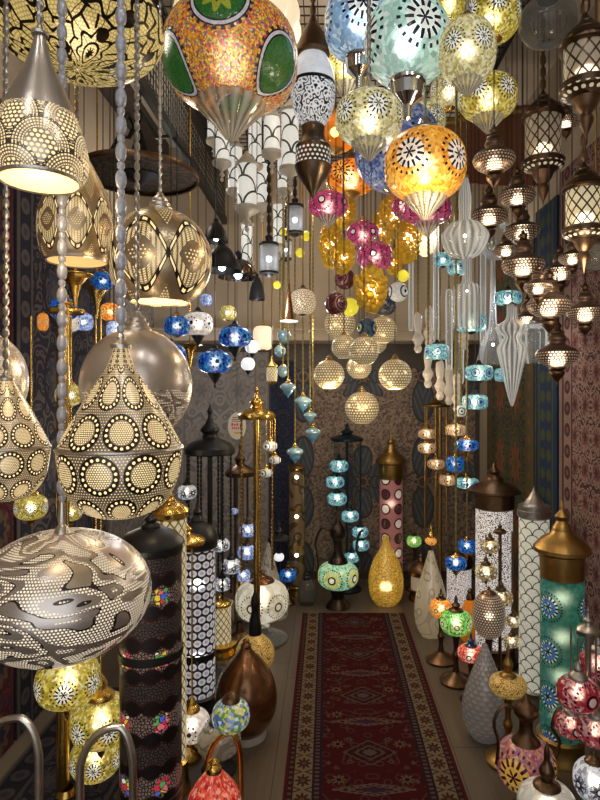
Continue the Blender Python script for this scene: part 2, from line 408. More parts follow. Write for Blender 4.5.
p_gold=pierced('fine_gold_piercing','dots',em=1.15,metal=(.50,.38,.22),glow=(1,.82,.50),k=32,thru=.3)
p_cream=pierced('cream_piercing','fine',em=.7,metal=(.3,.15,.06),glow=(1,.82,.55),k=34)
p_bron=pierced('bronze_dot_piercing','dots',em=.32,metal=(.17,.10,.06),glow=(1,.82,.64),k=38,v0=-.19,v1=.02,thru=.6,metalness=.9)
p_scr=pierced('bronze_scroll_cut','dots',em=.04,metal=(.17,.095,.055),glow=(.06,.03,.02),k=34,metalness=.9)
p_latt=pierced('bronze_lattice_lit','lattice',em=.85,metal=(.08,.05,.03),glow=(1,.86,.55),k=11,thru=.4)
p_latd=pierced('bronze_lattice_dim','lattice',em=.30,metal=(.08,.05,.03),glow=(.6,.48,.32),k=11,thru=.25)
p_gal=pierced('bronze_gallery_holes','dots',em=.4,metal=(.09,.055,.032),glow=(1,.86,.6),k=18,v0=-.085,v1=-.03,metalness=.9)
p_hex=pierced('honeycomb_cut_metal','hex',em=.62,metal=(.06,.05,.05),glow=(.85,.82,.86),k=13,thru=.3)
p_scale=pierced('scallop_glass','scales',em=.62,metal=(.10,.08,.06),glow=(.80,.76,.62),N=7)
p_scale2=pierced('scallop_tube_glass','scales',em=.85,metal=(.10,.10,.09),glow=(.9,.90,.84),N=2)
p_lit=pierced('scroll_panel_lit','scroll',em=.85,metal=(.14,.09,.05),glow=(.9,.82,.78),k=34)
p_blkt=pierced('black_scroll_cut','scroll',em=.05,metal=(.03,.025,.028),glow=(.4,.25,.25),k=40)
p_dia=pierced('gold_diamond_cut','lattice',em=.6,metal=(.45,.28,.08),glow=(1,.85,.5),k=12)
p_wht=pierced('white_black_scroll','scroll',em=.7,metal=(.02,.02,.02),glow=(.85,.86,.9),k=26)
p_star=pierced('bronze_snowflake_piercing','dots',em=.6,metal=(.28,.17,.10),glow=(1,.84,.68),k=34,thru=.4)
p_ring=pierced('ring_filigree','scroll',em=.0,metal=(.20,.12,.05),glow=(-.075,-.075,-.075),k=24)
p_gold2=pierced('gold_scroll_cut','scroll',em=.35,metal=(.25,.14,.03),glow=(1,.62,.15),k=36)
grapeg=grape

def tower_mat(name,base,em,N,rows,kind):
    mt=begin(name); u,v=uvc()
    if kind=='green':
        rho,th,uu,vv=medal(u,v,N,True)
        rho=rho*1.25
        chips=ramp(sepr(vor(xyz(u*40.0,v*40.0),1.0,out='Color'))[0],[base,tuple(c*1.25+.01 for c in base),tuple(c*.8 for c in base)])
        core=lt(rho,.3); st=lt(rho,cs(th*6.0)*.05+.09)
        col=mix(core,chips,(.7,.8,.75)); col=mix(lt(ab(rho-.17),.05),col,(.05,.2,.55))
        ink=mx(st,mx(lt(ab(rho-.26),.045)*gt(cs(th*16.0),.0),lt(ab(rho-.40),.025)*gt(cs(th*30.0),.1)))
        col=mix(ink,col,(.01,.02,.05))
        strip=lt(ab(fract(u*N)-.0),.07)
        col=mix(strip*gt(sn(v*260.0),.0),col,(.02,.16,.3))
        return finish(mt,col,0,.15,col,em*(1.0-ink),None,None,.3,tint=mix(.3,col,(1,1,1)),thru=(1.0-ink)*.15,tr=.9)
    if kind=='pink':
        rho,th,uu,vv=medal(u,v,N,True)
        row=m('MODULO',ab(flr(u*N+.5)+flr(v*N+.5)),2.0)
        d=lt(rho,.33); col=mix(d,base,mix(row,(.9,.8,.72),(.05,.01,.015)))
        ink=lt(ab(rho-.33),.05)
        return finish(mt,mix(ink,col,(.1,.02,.02)),0,.2,col,(1.0-ink)*em,None,None,.3,tint=mix(.3,col,(1,1,1)),thru=(1.0-ink)*.16,tr=.85)
    if kind=='dark':
        p=v*N*1.25; row=flr(p); f=fract(p); par=m('MODULO',ab(row),2.0)
        sc=ab(sn(u*(pi*N*2.0)))*.16; speck=gt(vor(xyz(u*62.0,v*62.0),1.0,'DISTANCE_TO_EDGE'),.16)
        band=gt(f,sc+.10)*lt(f,.92-sc)
        lace=speck*band*(1.0-par*.75)
        edge=mx(lt(ab(f-sc-.10),.03),lt(ab(f-.92+sc),.03))
        ux=fract(u*N+.5)-.5; jr=length(ux,(f-.5)*.8); jewel=lt(jr,cs(at2(f-.5,ux)*6.0)*.05+.20)*(1.0-par)*gt(vor(xyz(u*34.0,v*34.0),1.0,'DISTANCE_TO_EDGE'),.10)
        jew=ramp(sepr(vor(xyz(u*34.0,v*34.0),1.0,out='Color'))[0],[(.55,.015,.06),(.6,.42,.03),(.04,.1,.5),(.5,.02,.05),(.06,.3,.06),(.6,.1,.15),(.7,.65,.5)])
        col=mix(lace,(.022,.017,.019),(.30,.22,.19)); col=mix(edge,col,(.06,.012,.018)); col=mix(jewel,col,jew)
        return finish(mt,col,(1.0-jewel)*.5,.34,mix(jewel,(.4,.27,.22),jew),mx(lace*.16,jewel*.7),None,bumpn(lace,.35,.004))
p_grn=tower_mat('green_medallion_glass',(.03,.20,.14),.20,3,True,'green')
p_pnk=tower_mat('pink_disc_glass',(.42,.17,.16),.22,5,True,'pink')
p_drk=tower_mat('dark_jewelled_cut_metal',(0,0,0),.8,5,True,'dark')

# --- glass vases with relief
def veil(name,col,gl,em,k,style):
    mt=begin(name); u,v=uvc()
    if style=='scale':
        y=v*k*2.0; a=fract(u*k+.5*m('MODULO',ab(flr(y)),2.0))-.5; b=fract(y)*.5; h=length(a,b)
        base=mix(ss(h,.1,.5),tuple(min(1,c*1.3) for c in col),tuple(c*.6 for c in col))
    else:
        q=vor(xyz(u*k,v*k),1.0,'SMOOTH_F1'); h=lt(ab(fract(q*2.5)-.5),.12); base=mix(h,col,tuple(c*.35 for c in col))
    return finish(mt,base,.25,.22,gl,em,None,bumpn(h,.5,.01),.5)
v_tear=veil('opal_teardrop_glass',(.45,.40,.34),(1,.75,.4),.14,7,'scroll')
v_scale=veil('grey_scale_glass',(.34,.31,.30),(.8,.7,.6),.05,16,'scale')
v_pyr=veil('net_pyramid_glass',(.42,.39,.35),(1,.8,.5),.05,9,'scroll')
v_orb=veil('bamboo_brass',(.25,.17,.08),(1,.75,.4),.0,3,'scroll')

# --- carpets, walls, floor
def persian(name,field,ink,accent,border,wid,k=14.0,cell=.22,bars=None,axis='x'):
    """woven carpet: mirrored scrollwork, rosettes and striped guards along both long sides"""
    mt=begin(name); x,y,z=objc()
    ax=ab(y if axis=='y' else x); yy=y if axis=='flat' else z
    s1=vor(xyz(ax*1.0,yy),k,'SMOOTH_F1'); ln=lt(ab(fract(s1*3.0)-.5),.2)
    fx=fract(ax/cell)-.5; fy=fract(yy/(cell*1.35))-.5
    rho=length(fx,fy); th=at2(fy,fx)
    ros=lt(rho,cs(th*8.0)*.06+.26); rin=lt(rho,cs(th*6.0)*.04+.13)
    fine=noise(xyz(x*1.0,y,z),130,2)
    col=mix(ln,field,ink); col=mix(ros,col,accent); col=mix(rin,col,ink); col=mix(lt(ab(rho-.36),.035),col,border)
    e=wid-ax
    bfx=fract(yy/.11)-.5; bb=length(bfx,(e-.075)*9.0)
    col=mix(lt(e,.13),col,border); col=mix(lt(e,.13)*lt(bb,.32),col,ink); col=mix(lt(e,.13)*lt(bb,.15),col,accent)
    col=mix(mx(lt(ab(e-.13),.008),lt(ab(e-.02),.012)),col,ink)
    col=mix(fine*.5,col,(.03,.025,.03))
    return finish(mt,col,0,.9,None,0,None,bumpn(fine,.25,.003),spec=.08)
c_left=persian('navy_wall_carpet',(.035,.035,.05),(.13,.11,.11),(.07,.07,.10),(.03,.03,.045),.5,16,.3,axis='y')
c_left2=persian('red_edge_carpet',(.16,.03,.03),(.04,.03,.06),(.14,.10,.06),(.08,.02,.02),.35,20,.2,axis='y')
c_flat=persian('navy_floor_carpet',(.020,.02,.03),(.08,.07,.065),(.05,.045,.06),(.02,.02,.03),.3,22,.2,axis='flat')
c_grey2=persian('grey_drape_back',(.40,.36,.32),(.25,.23,.22),(.34,.3,.27),(.36,.32,.28),.42,10,.3)
c_grey=persian('grey_drape_carpet',(.34,.31,.28),(.19,.175,.17),(.27,.24,.21),(.29,.26,.23),.5,14,.25,axis='y')
c_right=persian('rose_beige_carpet',(.33,.21,.18),(.075,.035,.035),(.20,.08,.08),(.28,.18,.15),.34,26,.115,axis='y')
c_green=persian('dark_green_carpet',(.04,.055,.045),(.12,.09,.04),(.24,.08,.04),(.10,.085,.04),.5,15,.34,axis='y')
c_teal=persian('teal_stripe_carpet',(.015,.05,.07),(.07,.08,.03),(.05,.09,.07),(.02,.04,.09),.12,25,.12,axis='y')
c_indigo=persian('indigo_carpet',(.02,.028,.06),(.05,.05,.07),(.03,.05,.09),(.03,.035,.06),.3,18,.26)

def back_mat():
    mt=begin('beige_medallion_carpet'); x,y,z=objc()
    sp=vor(xyz(x,z),70,'F1'); r,g=sepr(vor(xyz(x,z),70,out='Color'))
    col=ramp(r,[(.30,.22,.155),(.20,.145,.11),(.34,.26,.185),(.13,.095,.08),(.25,.18,.14)])
    xs=x+.186; fx=(fract(xs/.98+.5)-.5)*.98; zz=z+.10; zz=(fract(zz/.86+.5)-.5)*.86
    ax=ab(fx); az=ab(zz); bx=ab(ax-.49)
    # four-petal flower in the middle column, tall ribbed leaves in the columns between
    pv=length(ax/(.052+az*.12),(az-.17)/.12); ph=length((ax-.15)/.10,az/.055); pd=length((ax-.10)*.7-(az-.10)*.7,((ax-.10)*.7+(az-.10)*.7)*.45)/.035
    fl=mn(mn(pv,ph),pd); lf=length(bx/.085,(az-.20)/.165)
    shp=mn(fl,lf); th=at2(zz,fx)
    rib=lt(ab(fract(bx*26.0+az*9.0)-.5),.16)
    blue=mix(rib,(.075,.088,.105),(.135,.14,.145))
    col=mix(lt(shp,1.0),col,blue); col=mix(lt(ab(shp-1.0),.08),col,(.06,.06,.065))
    cen=length(fx,zz); col=mix(lt(cen,cs(th*8.0)*.010+.055),col,(.09,.05,.04)); col=mix(lt(ab(cen-.035),.008),col,(.19,.14,.1))
    ros=length(bx,zz); rt=at2(zz,bx); col=mix(lt(ros,cs(rt*8.0)*.012+.06),col,(.08,.06,.055)); col=mix(lt(ab(ros-.04),.008),col,(.2,.15,.12))
    fine=noise(xyz(x,y,z),200,2)
    col=mix(fine*.4,col,(.05,.04,.04))
    return finish(mt,col,0,.9,None,0,None,bumpn(fine,.2,.003),spec=.08)
c_back=back_mat()
def rug_mat():
    mt=begin('red_runner_rug_weave'); x,y,z=objc(); ax=ab(x)
    field=(.056,.007,.008); ink=(.010,.008,.013); cream=(.20,.145,.088); dull=(.10,.055,.038)
    fine=noise(xyz(x*1.0,y*3.0,z),220,2)
    s=vor(xyz(ax,y),15,'SMOOTH_F1'); ln=lt(ab(fract(s*2.2)-.5),.09)
    col=mix(ln,field,(.075,.035,.032))
    # centre column of stepped medallions
    py=.46; fy=ab(fract(y/py)-.5)*py; fl=m('SNAP',ax,.006); fs=m('SNAP',fy,.006)
    d=fl*1.0+fs*1.35
    band=fract(d*21.0)
    med=lt(d,.125)
    col=mix(med*lt(band,.35),col,dull); col=mix(med*gt(band,.75),col,ink); col=mix(lt(d,.03),col,(.10,.06,.07))
    # cross bars between medallions
    fy2=ab(fract(y/py+.5)-.5)*py; d2=fl*.55+fs*0.0+m('SNAP',fy2,.006)*2.6
    ring=mx(lt(ab(d2-.075),.012),lt(ab(d2-.045),.008)); col=mix(ring,col,(.12,.075,.065)); col=mix(lt(d2,.03),col,(.035,.02,.035))
    # scattered rosettes
    rx=ab(ax-.135); ry=ab(fract(y/.23+.25)-.5)*.23; rr=length(rx,ry); rt=at2(ry,rx)
    col=mix(lt(rr,cs(rt*8.0)*.009+.021),col,(.15,.085,.05)); col=mix(lt(rr,.010),col,ink)
    rx=ab(ax-.085); ry=ab(fract(y/.153+.4)-.5)*.153; rr=length(rx,ry*1.3); rt=at2(ry,rx)
    col=mix(lt(rr,cs(rt*6.0)*.005+.013),col,(.11,.07,.055)); col=mix(lt(rr,.006),col,ink)
    rx=ab(ax-.175); ry=ab(fract(y/.115+.1)-.5)*.115; col=mix(lt(rx*1.3+ry,.014),col,(.09,.06,.06))
    # guards and cream border
    gd=lt(ab(ax-.222),.020); gp=gt(sn(y*260.0),0.0)
    col=mix(gd,col,mix(gp*lt(ab(ax-.222),.009),(.020,.014,.022),(.12,.06,.05)))
    bo=lt(ab(ax-.277),.036); bc=fract(y/.105)-.5; q=length((ax-.277)*11.0,bc); qt=at2(bc,(ax-.277)*11.0)
    bcol=mix(lt(q,cs(qt*8.0)*.09+.27),cream,(.045,.022,.018)); bcol=mix(lt(q,.10),bcol,(.16,.05,.03))
    bc2=ab(fract(y/.105+.5)-.5); bcol=mix(lt(ab(ab((ax-.277)*11.0)-bc2*2.2-.1),.07)*lt(bc2,.2),bcol,(.05,.025,.02))
    col=mix(bo,col,bcol)
    og=gt(ax,.316); col=mix(og,col,mix(gt(sn(y*200.0),.2)*lt(ab(ax-.327),.007),(.04,.012,.014),(.10,.07,.05)))
    col=mix(gt(ax,.338),col,(.085,.012,.014))
    col=mix(fine*.35,col,(.02,.012,.012))
    return finish(mt,col,0,.92,None,0,None,bumpn(fine,.3,.003),spec=.05)
c_rug=rug_mat()
def floor_mat():
    mt=begin('grey_brown_laminate'); x,y,z=objc()
    pl=flr(x/.19); off=fract(sn(pl*12.9898)*43758.5)
    seam=mx(lt(ab(fract(x/.19)-.5),.49)*-1.0+1.0, lt(fract(y/1.3+off),.004))
    g=noise(xyz(x*26.0+pl*7.0,y*1.6,z),2.2,4,.5); tone=off*.25+.85
    col=mix(g,(.085,.062,.045),(.16,.118,.083)); col=mix(seam,col,(.03,.022,.018))
    return finish(mt,col,0,.38,None,0,None,bumpn(g,.05,.002))
m_floor=floor_mat()
m_wall=plain('beige_plaster',(.34,.275,.205),.85,0,nz=.12,nsc=9)
m_ceil=plain('cream_ceiling_panel',(.50,.43,.35),.8,0,nz=.1,nsc=6)
m_beam=plain('dark_wood_beam',(.05,.035,.028),.5,0,nz=.3,nsc=14)
m_redw=plain('red_brown_panel',(.22,.075,.035),.5,0,nz=.25,nsc=14)
m_gilt=plain('gilt_moulding',(.5,.32,.1),.35,.8,nz=.3)
m_wire=plain('black_wire',(.012,.012,.012),.5,.4)
jarm=glass('frosted_jar_glass',(.85,.88,.9),.25,.5,(.55,.57,.58),.12)
opal2=glass('white_tube_glass',(.95,.93,.9),.1,.45,(.72,.66,.58),.10)#,ec=(1,.92,.8),coat=.5)
chromed=plain('dark_chrome',(.18,.18,.2),.15,1)
p_gal2=pierced('white_lit_gallery','dots',em=.8,metal=(.12,.08,.05),glow=(.95,.9,.8),k=24,v0=-.14,v1=-.01)
stringb=plain('olive_twisted_cord',(.25,.19,.06),.4,.6,nz=.3)
tealm=plain('dark_teal_metal',(.02,.035,.05),.3,.7)
bluecap=plain('blue_glass_cap',(.03,.04,.14),.15,0,em=.05,coat=.6)
m_peb=mosaic('white_pebble_mosaic',[(.7,.68,.62),(.8,.78,.74),(.6,.57,.5)],5,22,.45,None)
m_eyeg2=mosaic('cream_gold_mosaic',[(.8,.7,.45),(.9,.85,.7),(.5,.38,.15),(.15,.1,.06)],5,26,.75,'flower',centre=(.3,.2,.08))
opalwarm2=plain('cream_glass_dim',(.5,.42,.33),.35,0,em=.12,ec=(1,.8,.55))
# ------------------------------------------------------------------ lamp makers
GRID_Z=3.2; CEIL_Z=3.35
def top_z(x): return GRID_Z-.012 if -.74<x<.84 else CEIL_Z-.004
OCC=[]
def clash(x,y,R,z0,z1):
    t=top_z(x)
    for X,Y,r,a,b in OCC:
        q=(X-x)**2+(Y-y)**2
        if q<(r+R+.012)**2 and a<z1+.012 and b>z0-.012: return True
        if q<(r+.02)**2 and b>z1: return True
        if q<(R+.02)**2 and z0<3.3 and z1>b and b>2.0 and False: return True
    for X,Y,r,a,b in OCC:     # their cords through this body
        if (X-x)**2+(Y-y)**2<(R+.02)**2 and b<z1 and (X,Y) not in NOCORD: return True
        if (X-x)**2+(Y-y)**2<.03**2 and (X,Y) not in NOCORD: return True
    return False
NOCORD=set()
def fit(px,py,d,w,lo,hi):
    """the depth nearest to d where a lamp w px wide hangs clear of its neighbours; lo/hi: reach below/above in half widths"""
    best=d
    for k in range(110):
        q=d+(.025*((k+1)//2))*(1 if k%2 else -1)
        if q<1.0 or q>4.18: continue
        p=at(px,py,q); R=w/2*q/F
        if p.x-R<XL+.03 or p.x+R>XR-.03: continue
        if not clash(p.x,q,R,p.z-lo*R,p.z+hi*R): best=q; break
    else: print('NOFIT',px,py,d,w)
    p=at(px,py,best); R=w/2*best/F; OCC.append((p.x,best,R,p.z-lo*R,p.z+hi*R)); return best
def occ(x,y,r,z0,z1): OCC.append((x,y,r,z0,z1)); NOCORD.add((x,y))
def cord_mesh(style,L):
    b=MB()
    if style in('rod','cord'):
        r=.0045 if style=='rod' else .0021
        b.lathe([(r,0),(r,L)],6)
    elif style=='thick': b.lathe([(.011,0),(.011,L)],8)
    elif style=='pole': b.lathe([(.016,0),(.016,L)],10)
    elif style in('chain','twist','iron'):
        st={'chain':.024,'twist':.03,'iron':.05}[style]; ra={'chain':.0068,'twist':.006,'iron':.012}[style]
        n=max(2,int(L/st)); p=[]
        for i in range(n):
            z=L*i/n; h=L/n
            p+=[(ra*.45,z),(ra,z+h*.25),(ra,z+h*.7),(ra*.45,z+h*.99)]
        b.lathe(p,8)
    elif style=='bead':
        n=max(2,int(L/.052)); p=[]; h=L/n
        for i in range(n):
            z=h*i
            p+=[(.0045,z),(.0075,z+h*.10),(.0075,z+h*.24),(.004,z+h*.30)]
            for k in range(6):
                a=pi*(k+.5)/6; p.append((.0035+.0075*sin(a), z+h*.65-h*.34*cos(a)))
        b.lathe(p,10)
    return b
CORDM={'rod':oldbrass,'cord':black,'thick':oldbrass,'pole':oldbrass,'chain':pewter,'twist':stringb,'bead':beadc,'iron':bronze}
def hang(root,R,z0,style,mat=None,ztop=None):
    """cord from local height z0 (in units of R) to the ceiling grid"""
    L=(ztop or top_z(root.location.x))-(root.location.z+z0*R)
    if L<.02: return
    nm={'bead':'bead_chain','chain':'chain','iron':'chain','twist':'twisted_rod','rod':'rod','cord':'cord','thick':'rod','pole':'rod'}[style]
    o=part(nm,cord_mesh(style,L),mat or CORDM[style],root,(0,0,z0)); o.scale=(1/R,)*3
    return o
def pt(name,key,fn,mat,root,loc=(0,0,0),label=None,scale=None):
    o=link(name,cached(key,fn,mat),root,loc,scale=scale)
    if label: o['label']=label
    return o
def globe_pts(a,t0=.28,t1=.28,n=14,p=1.0):
    o=[]
    for i in range(n+1):
        t=t0+(pi-t0-t1)*i/n
        s_,c_=sin(t),-cos(t)
        o.append((abs(s_)**p, a*(abs(c_)**p)*(1 if c_>0 else -1)))
    return o
def bulb(root,mat=None,z=0,r=.26):
    return pt('bulb',('bulb',r),lambda:MB().ball((0,0,0),r,10,6),mat or bulbw,root,(0,0,z))
def globe(px,py,d,w,mat,label,asp=.85,cap=brass,fin=None,finm=None,cord='rod',cordm=None,name='mosaic_pendant',cat='hanging lamp',group=None,lit=True,sq=.85,cut=None,bm=None,rz=None):
    d=fit(px,py,d,w,asp+(.95 if fin in('cup','drop') else .6 if fin else 0),asp+.4); R=w/2*d/F; loc=at(px,py,d); seg=40 if w>50 else 22
    r=thing(name,label,cat,loc,group,rz if rz is not None else random.uniform(0,6.28) if w<=50 else random.uniform(-.5,.5),R)
    t1=cut if cut else .3
    pt('shade',('g',asp,seg,sq,cut),lambda:MB().lathe(globe_pts(asp,.3 if not cut else cut,.3,16 if w>50 else 10,sq),seg),mat,r)
    zt=asp*.9
    pt('cap',('gc',asp),lambda:MB().lathe([(.44,zt),(.46,zt+.05),(.36,zt+.14),(.2,zt+.2),(.14,zt+.36),(.07,zt+.42),(.001,zt+.43)],16),cap,r)
    if fin=='crystal':
        pt('finial',('gfc',asp),lambda:MB().lathe([(.001,-zt-.58),(.08,-zt-.54),(.22,-zt-.36),(.46,-zt-.1),(.5,-zt),(.40,-zt+.06)],48,rib=(.16,16)),finm or crystal,r,label='ribbed crystal finial')
    elif fin=='drop':
        pt('finial',('gfd',asp),lambda:MB().lathe(cr([(.002,-zt-.95),(.07,-zt-.82),(.04,-zt-.7),(.1,-zt-.6),(.3,-zt-.3),(.42,-zt-.1),(.45,-zt+.02)],3),14),finm or cap,r)
    elif fin=='stub':
        pt('finial',('gfs',asp),lambda:MB().lathe([(.001,-zt-.2),(.14,-zt-.18),(.36,-zt-.04),(.42,-zt+.02)],14),finm or cap,r)
    elif fin=='cup':
        pt('socket_cup',('gcup',asp),lambda:MB().lathe([(.001,-zt-.95),(.1,-zt-.92),(.12,-zt-.62),(.2,-zt-.55),(.36,-zt-.42),(.40,-zt-.15),(.44,-zt-.12),(.44,-zt),(.40,-zt+.04)],24),finm or chrome,r,label='chrome socket cup')
    if lit and w>=17: bulb(r,bm,0,.2)
    hang(r,R,zt+.42,cord,cordm)
    return r
def cut_globe(px,py,d,w,mat,label,asp=.95,cutz=-.8,cord='bead',name='pierced_pendant',capm=None,group=None,metal=None,cat='hanging lamp',seg=48,smallcap=False):
    d=fit(px,py,d,w,-cutz,asp+.35); R=w/2*d/F; r=thing(name,label,cat,at(px,py,d),group,random.uniform(-.6,.6),R)
    t0=math.acos(min(.99,-cutz/asp)); 
    pts=globe_pts(asp,t0,.22,18); rb=pts[0][0]
    pt('shade',('cg',asp,cutz,seg),lambda:MB().lathe([(rb-.04,pts[0][1]),(rb,pts[0][1]-.02)]+pts,seg),mat,r)
    zt=asp*.96
    if smallcap: pt('cap',('cgs',asp),lambda:MB().lathe([(.09,zt),(.07,zt+.06),(.04,zt+.10),(.05,zt+.16),(.03,zt+.36),(.001,zt+.37)],14),capm or silver,r)
    else: pt('cap',('cgc',asp),lambda:MB().lathe([(.26,zt-.02),(.27,zt+.03),(.2,zt+.08),(.21,zt+.13),(.15,zt+.18),(.16,zt+.22),(.08,zt+.3),(.05,zt+.36),(.001,zt+.37)],18),capm or silver,r)
    pt('diffuser',('cgd',asp,cutz),lambda:MB().lathe([(.001,pts[0][1]+.10),(rb*.55,pts[0][1]+.08),(rb-.03,pts[0][1]+.005)],24),diffuser,r,label='warm lit inside of the open bottom')
    hang(r,R,zt+.36,cord)
    return r
def teardrop(px,py,d,w,prof,mat,label,cord='chain',open_bottom=True,capm=silver,seam=False,name='pierced_pendant'):
    """prof: (half width px, row) from the bottom rim up to the apex; py is the row of the widest ring"""
    d=fit(px,py,d,w,(prof[0][1]-py)*2/w,(py-prof[-1][1])*2/w+.2); R=w/2*d/F; r=thing(name,label,'hanging lamp',at(px,py,d),None,random.uniform(-.5,.5),R)
    p=[(max(.002,a*2/w),(py-y)*2/w) for a,y in prof]
    if seam:
        k=max(range(len(p)),key=lambda i:p[i][0]); pp=cr(p[:k+1],5)+cr(p[k:],5)[1:]
        part('seam',MB().lathe([(p[k][0]-.02,p[k][1]-.03),(p[k][0]+.012,p[k][1]-.022),(p[k][0]+.02,p[k][1]),(p[k][0]+.012,p[k][1]+.022),(p[k][0]-.02,p[k][1]+.03)],56),silver,r)
    else: pp=cr(p,5)
    part('shade',MB().lathe(pp,56),mat,r)
    zt=p[-1][1]; z0=p[0][1]; rb=p[0][0]
    part('cap',MB().lathe([(p[-1][0]*1.4+.02,zt-.06),(p[-1][0]*1.5+.02,zt),(.06,zt+.08),(.07,zt+.13),(.03,zt+.2),(.001,zt+.21)],14),capm,r)
    if open_bottom:
        part('rim',MB().lathe([(rb-.05,z0),(rb,z0-.02),(rb+.03,z0+.02),(rb+.07,z0+.22),(rb+.03,z0+.27)],48),silver,r)
        part('diffuser',MB().lathe([(.001,z0+.16),(rb*.6,z0+.12),(rb-.04,z0+.01)],32),diffuser,r,label='warm lit inside of the open bottom')
    hang(r,R,zt+.2,cord)
    return r
def saucer(px,py,d,w,label,mat=None,group=None):
    d=fit(px,py,d,w,1.5,1.7); R=w/2*d/F; r=thing('bronze_pendant',label,'hanging lamp',at(px,py,d),group,random.uniform(0,6),R)
    pt('shade','sau_b',lambda:MB().lathe(cr([(.34,-.62),(.55,-.5),(.85,-.3),(1,-.02),(.96,.12)],4),32),mat or p_bron,r)
    pt('dome','sau_d',lambda:MB().lathe(cr([(.97,.1),(.86,.27),(.6,.4),(.42,.5),(.38,.6),(.44,.74),(.38,.9),(.3,1.0)],4)+[(.36,1.04),(.34,1.1)],32),p_scr,r)
    pt('neck','sau_n',lambda:MB().lathe([(.32,1.1)]+cr([(.3,1.1),(.16,1.25),(.22,1.38),(.1,1.55),(.03,1.7)],3),16),bronze,r)
    pt('drop','sau_f',lambda:MB().lathe(cr([(.002,-1.5),(.05,-1.38),(.03,-1.3),(.14,-1.18),(.33,-.95),(.36,-.8),(.26,-.72)],3)+[(.38,-.68),(.4,-.6),(.3,-.56)],18),bronze,r)
    pt('bulb','sau_l',lambda:MB().ball((0,0,-.1),.28,10,6),bulbw,r)
    hang(r,R,1.68,'cord')
    return r
def lattice_lantern(px,y0,y1,d,w,label,lit=True,finial=True):
    H=(y1-y0)/w; d=fit(px,(y0+y1)/2,d,w*1.06,H+2.2,H+1.4); R=w/2*d/F; r=thing('lattice_lantern',label,'lantern',at(px,(y0+y1)/2,d),None,random.uniform(0,6),R)
    part('shade',MB().lathe([(.86,-H),(.86,H)],40),p_latt if lit else p_latd,r)
    part('roof',MB().lathe([(.9,H-.08),(1.05,H),(1.05,H+.1),(.95,H+.16),(1.0,H+.22),(.9,H+.42),(.62,H+.55),(.66,H+.62),(.5,H+.82),(.25,H+.98),(.28,H+1.05),(.12,H+1.25),(.05,H+1.4),(.001,H+1.42)],32),p_gal,r)
    part('gallery',MB().lathe([(.5,-H-.6),(.72,-H-.52),(1.0,-H-.36),(1.06,-H-.08),(.98,-H),(.86,-H+.06)],40),p_gal,r)
    part('drop',MB().lathe(cr([(.002,-H-2.3),(.06,-H-2.05),(.12,-H-1.9),(.3,-H-1.45),(.22,-H-1.2),(.4,-H-.95),(.55,-H-.6)],3),20),bronze,r)
    part('bulb',MB().ball((0,0,-H*.55),.3,10,6),bulbw,r)
    hang(r,R,H+1.4,'iron')
    return r
def tube_lantern(px,y0,y1,d,w,label,mat=None):
    H=(y1-y0)/w; d=fit(px,(y0+y1)/2,d,w*1.06,H+2.2,H+1.3); R=w/2*d/F; r=thing('glass_tube_pendant',label,'hanging lamp',at(px,(y0+y1)/2,d),None,random.uniform(0,6),R)
    part('shade',MB().lathe([(.82,-H),(.82,H)],24),mat or p_scale2,r)
    pt('cap','tl_c',lambda:MB().lathe([(.86,-.1),(1.02,-.05),(1.05,.12),(.85,.2),(.45,.75),(.12,1.1),(.05,1.25),(.001,1.27)],24),opalcap,r,(0,0,H))
    pt('base','tl_b',lambda:MB().lathe(cr([(.002,-2.2),(.16,-2.05),(.2,-1.9),(.08,-1.7),(.3,-1.45),(.12,-1.1),(.42,-.75),(.85,-.5)],3)+[(1.05,-.34),(1.05,.02),(.86,.1)],24),opalcap,r,(0,0,-H))
    hang(r,R,H+1.25,'cord')
    return r
opalcap=plain('ivory_resin',(.55,.5,.42),.3,0,nz=.15,nsc=20)
def ribbed(px,py,d,w,prof,label,mat=None,rib=(.1,24),name='glass_pendant',lit=None,cord='cord',cap=pewter):
    """clear glass; prof rows from bottom to top in px relative to py"""
    d=fit(px,py,d,w,prof[0][1]*2/w,-prof[-1][1]*2/w+.3); R=w/2*d/F; r=thing(name,label,'hanging lamp',at(px,py,d),None,0,R)
    p=cr([(max(.002,a*2/w),-y*2/w) for a,y in prof],5)
    part('shade',MB().lathe(p,rib[1]*4 if rib else 32,rib=rib),mat or clearb,r)
    zt=p[-1][1]; rt=max(p[-1][0],.1)
    part('cap',MB().lathe([(rt*1.05,zt-.04),(rt*1.1,zt+.1),(rt*.5,zt+.2),(.03,zt+.3),(.001,zt+.31)],14),cap,r)
    if lit: part('bulb',MB().ball((0,0,lit),.085,10,6),bulbc,r)
    hang(r,R,zt+.3,cord)
    return r
def grapes(px,py,d,w,h,label):
    d=fit(px,py,d,w*1.25,h/w,h/w*1.3); R=w/2*d/F; r=thing('grape_cluster_pendant',label,'hanging lamp',at(px,py,d),None,random.uniform(0,6),R)
    rnd=random.Random(int(px*31+py)); a=h/w; b=MB(); n=int(52*a)
    for i in range(n):
        t=(i+.5)/n; z=(1-2*t)*a*.86; rad=sqrt(max(0.06,1-(1-2*t)**2))*(1.0-.35*t)*.82+.04; ph=i*2.39996; rad*=.8+.35*rnd.random()
        b.ball((rad*cos(ph),rad*sin(ph),z),.16+.10*rnd.random(),7,5)
    part('grapes',b,grape,r)
    part('stem',MB().lathe([(.2,a*.75),(.24,a*.95),(.1,a*1.15),(.03,a*1.3)],10),oldbrass,r)
    part('bulb',MB().ball((0,0,0),.3,8,6),bulbw,r)
    hang(r,R,a*1.28,'cord')
    return r
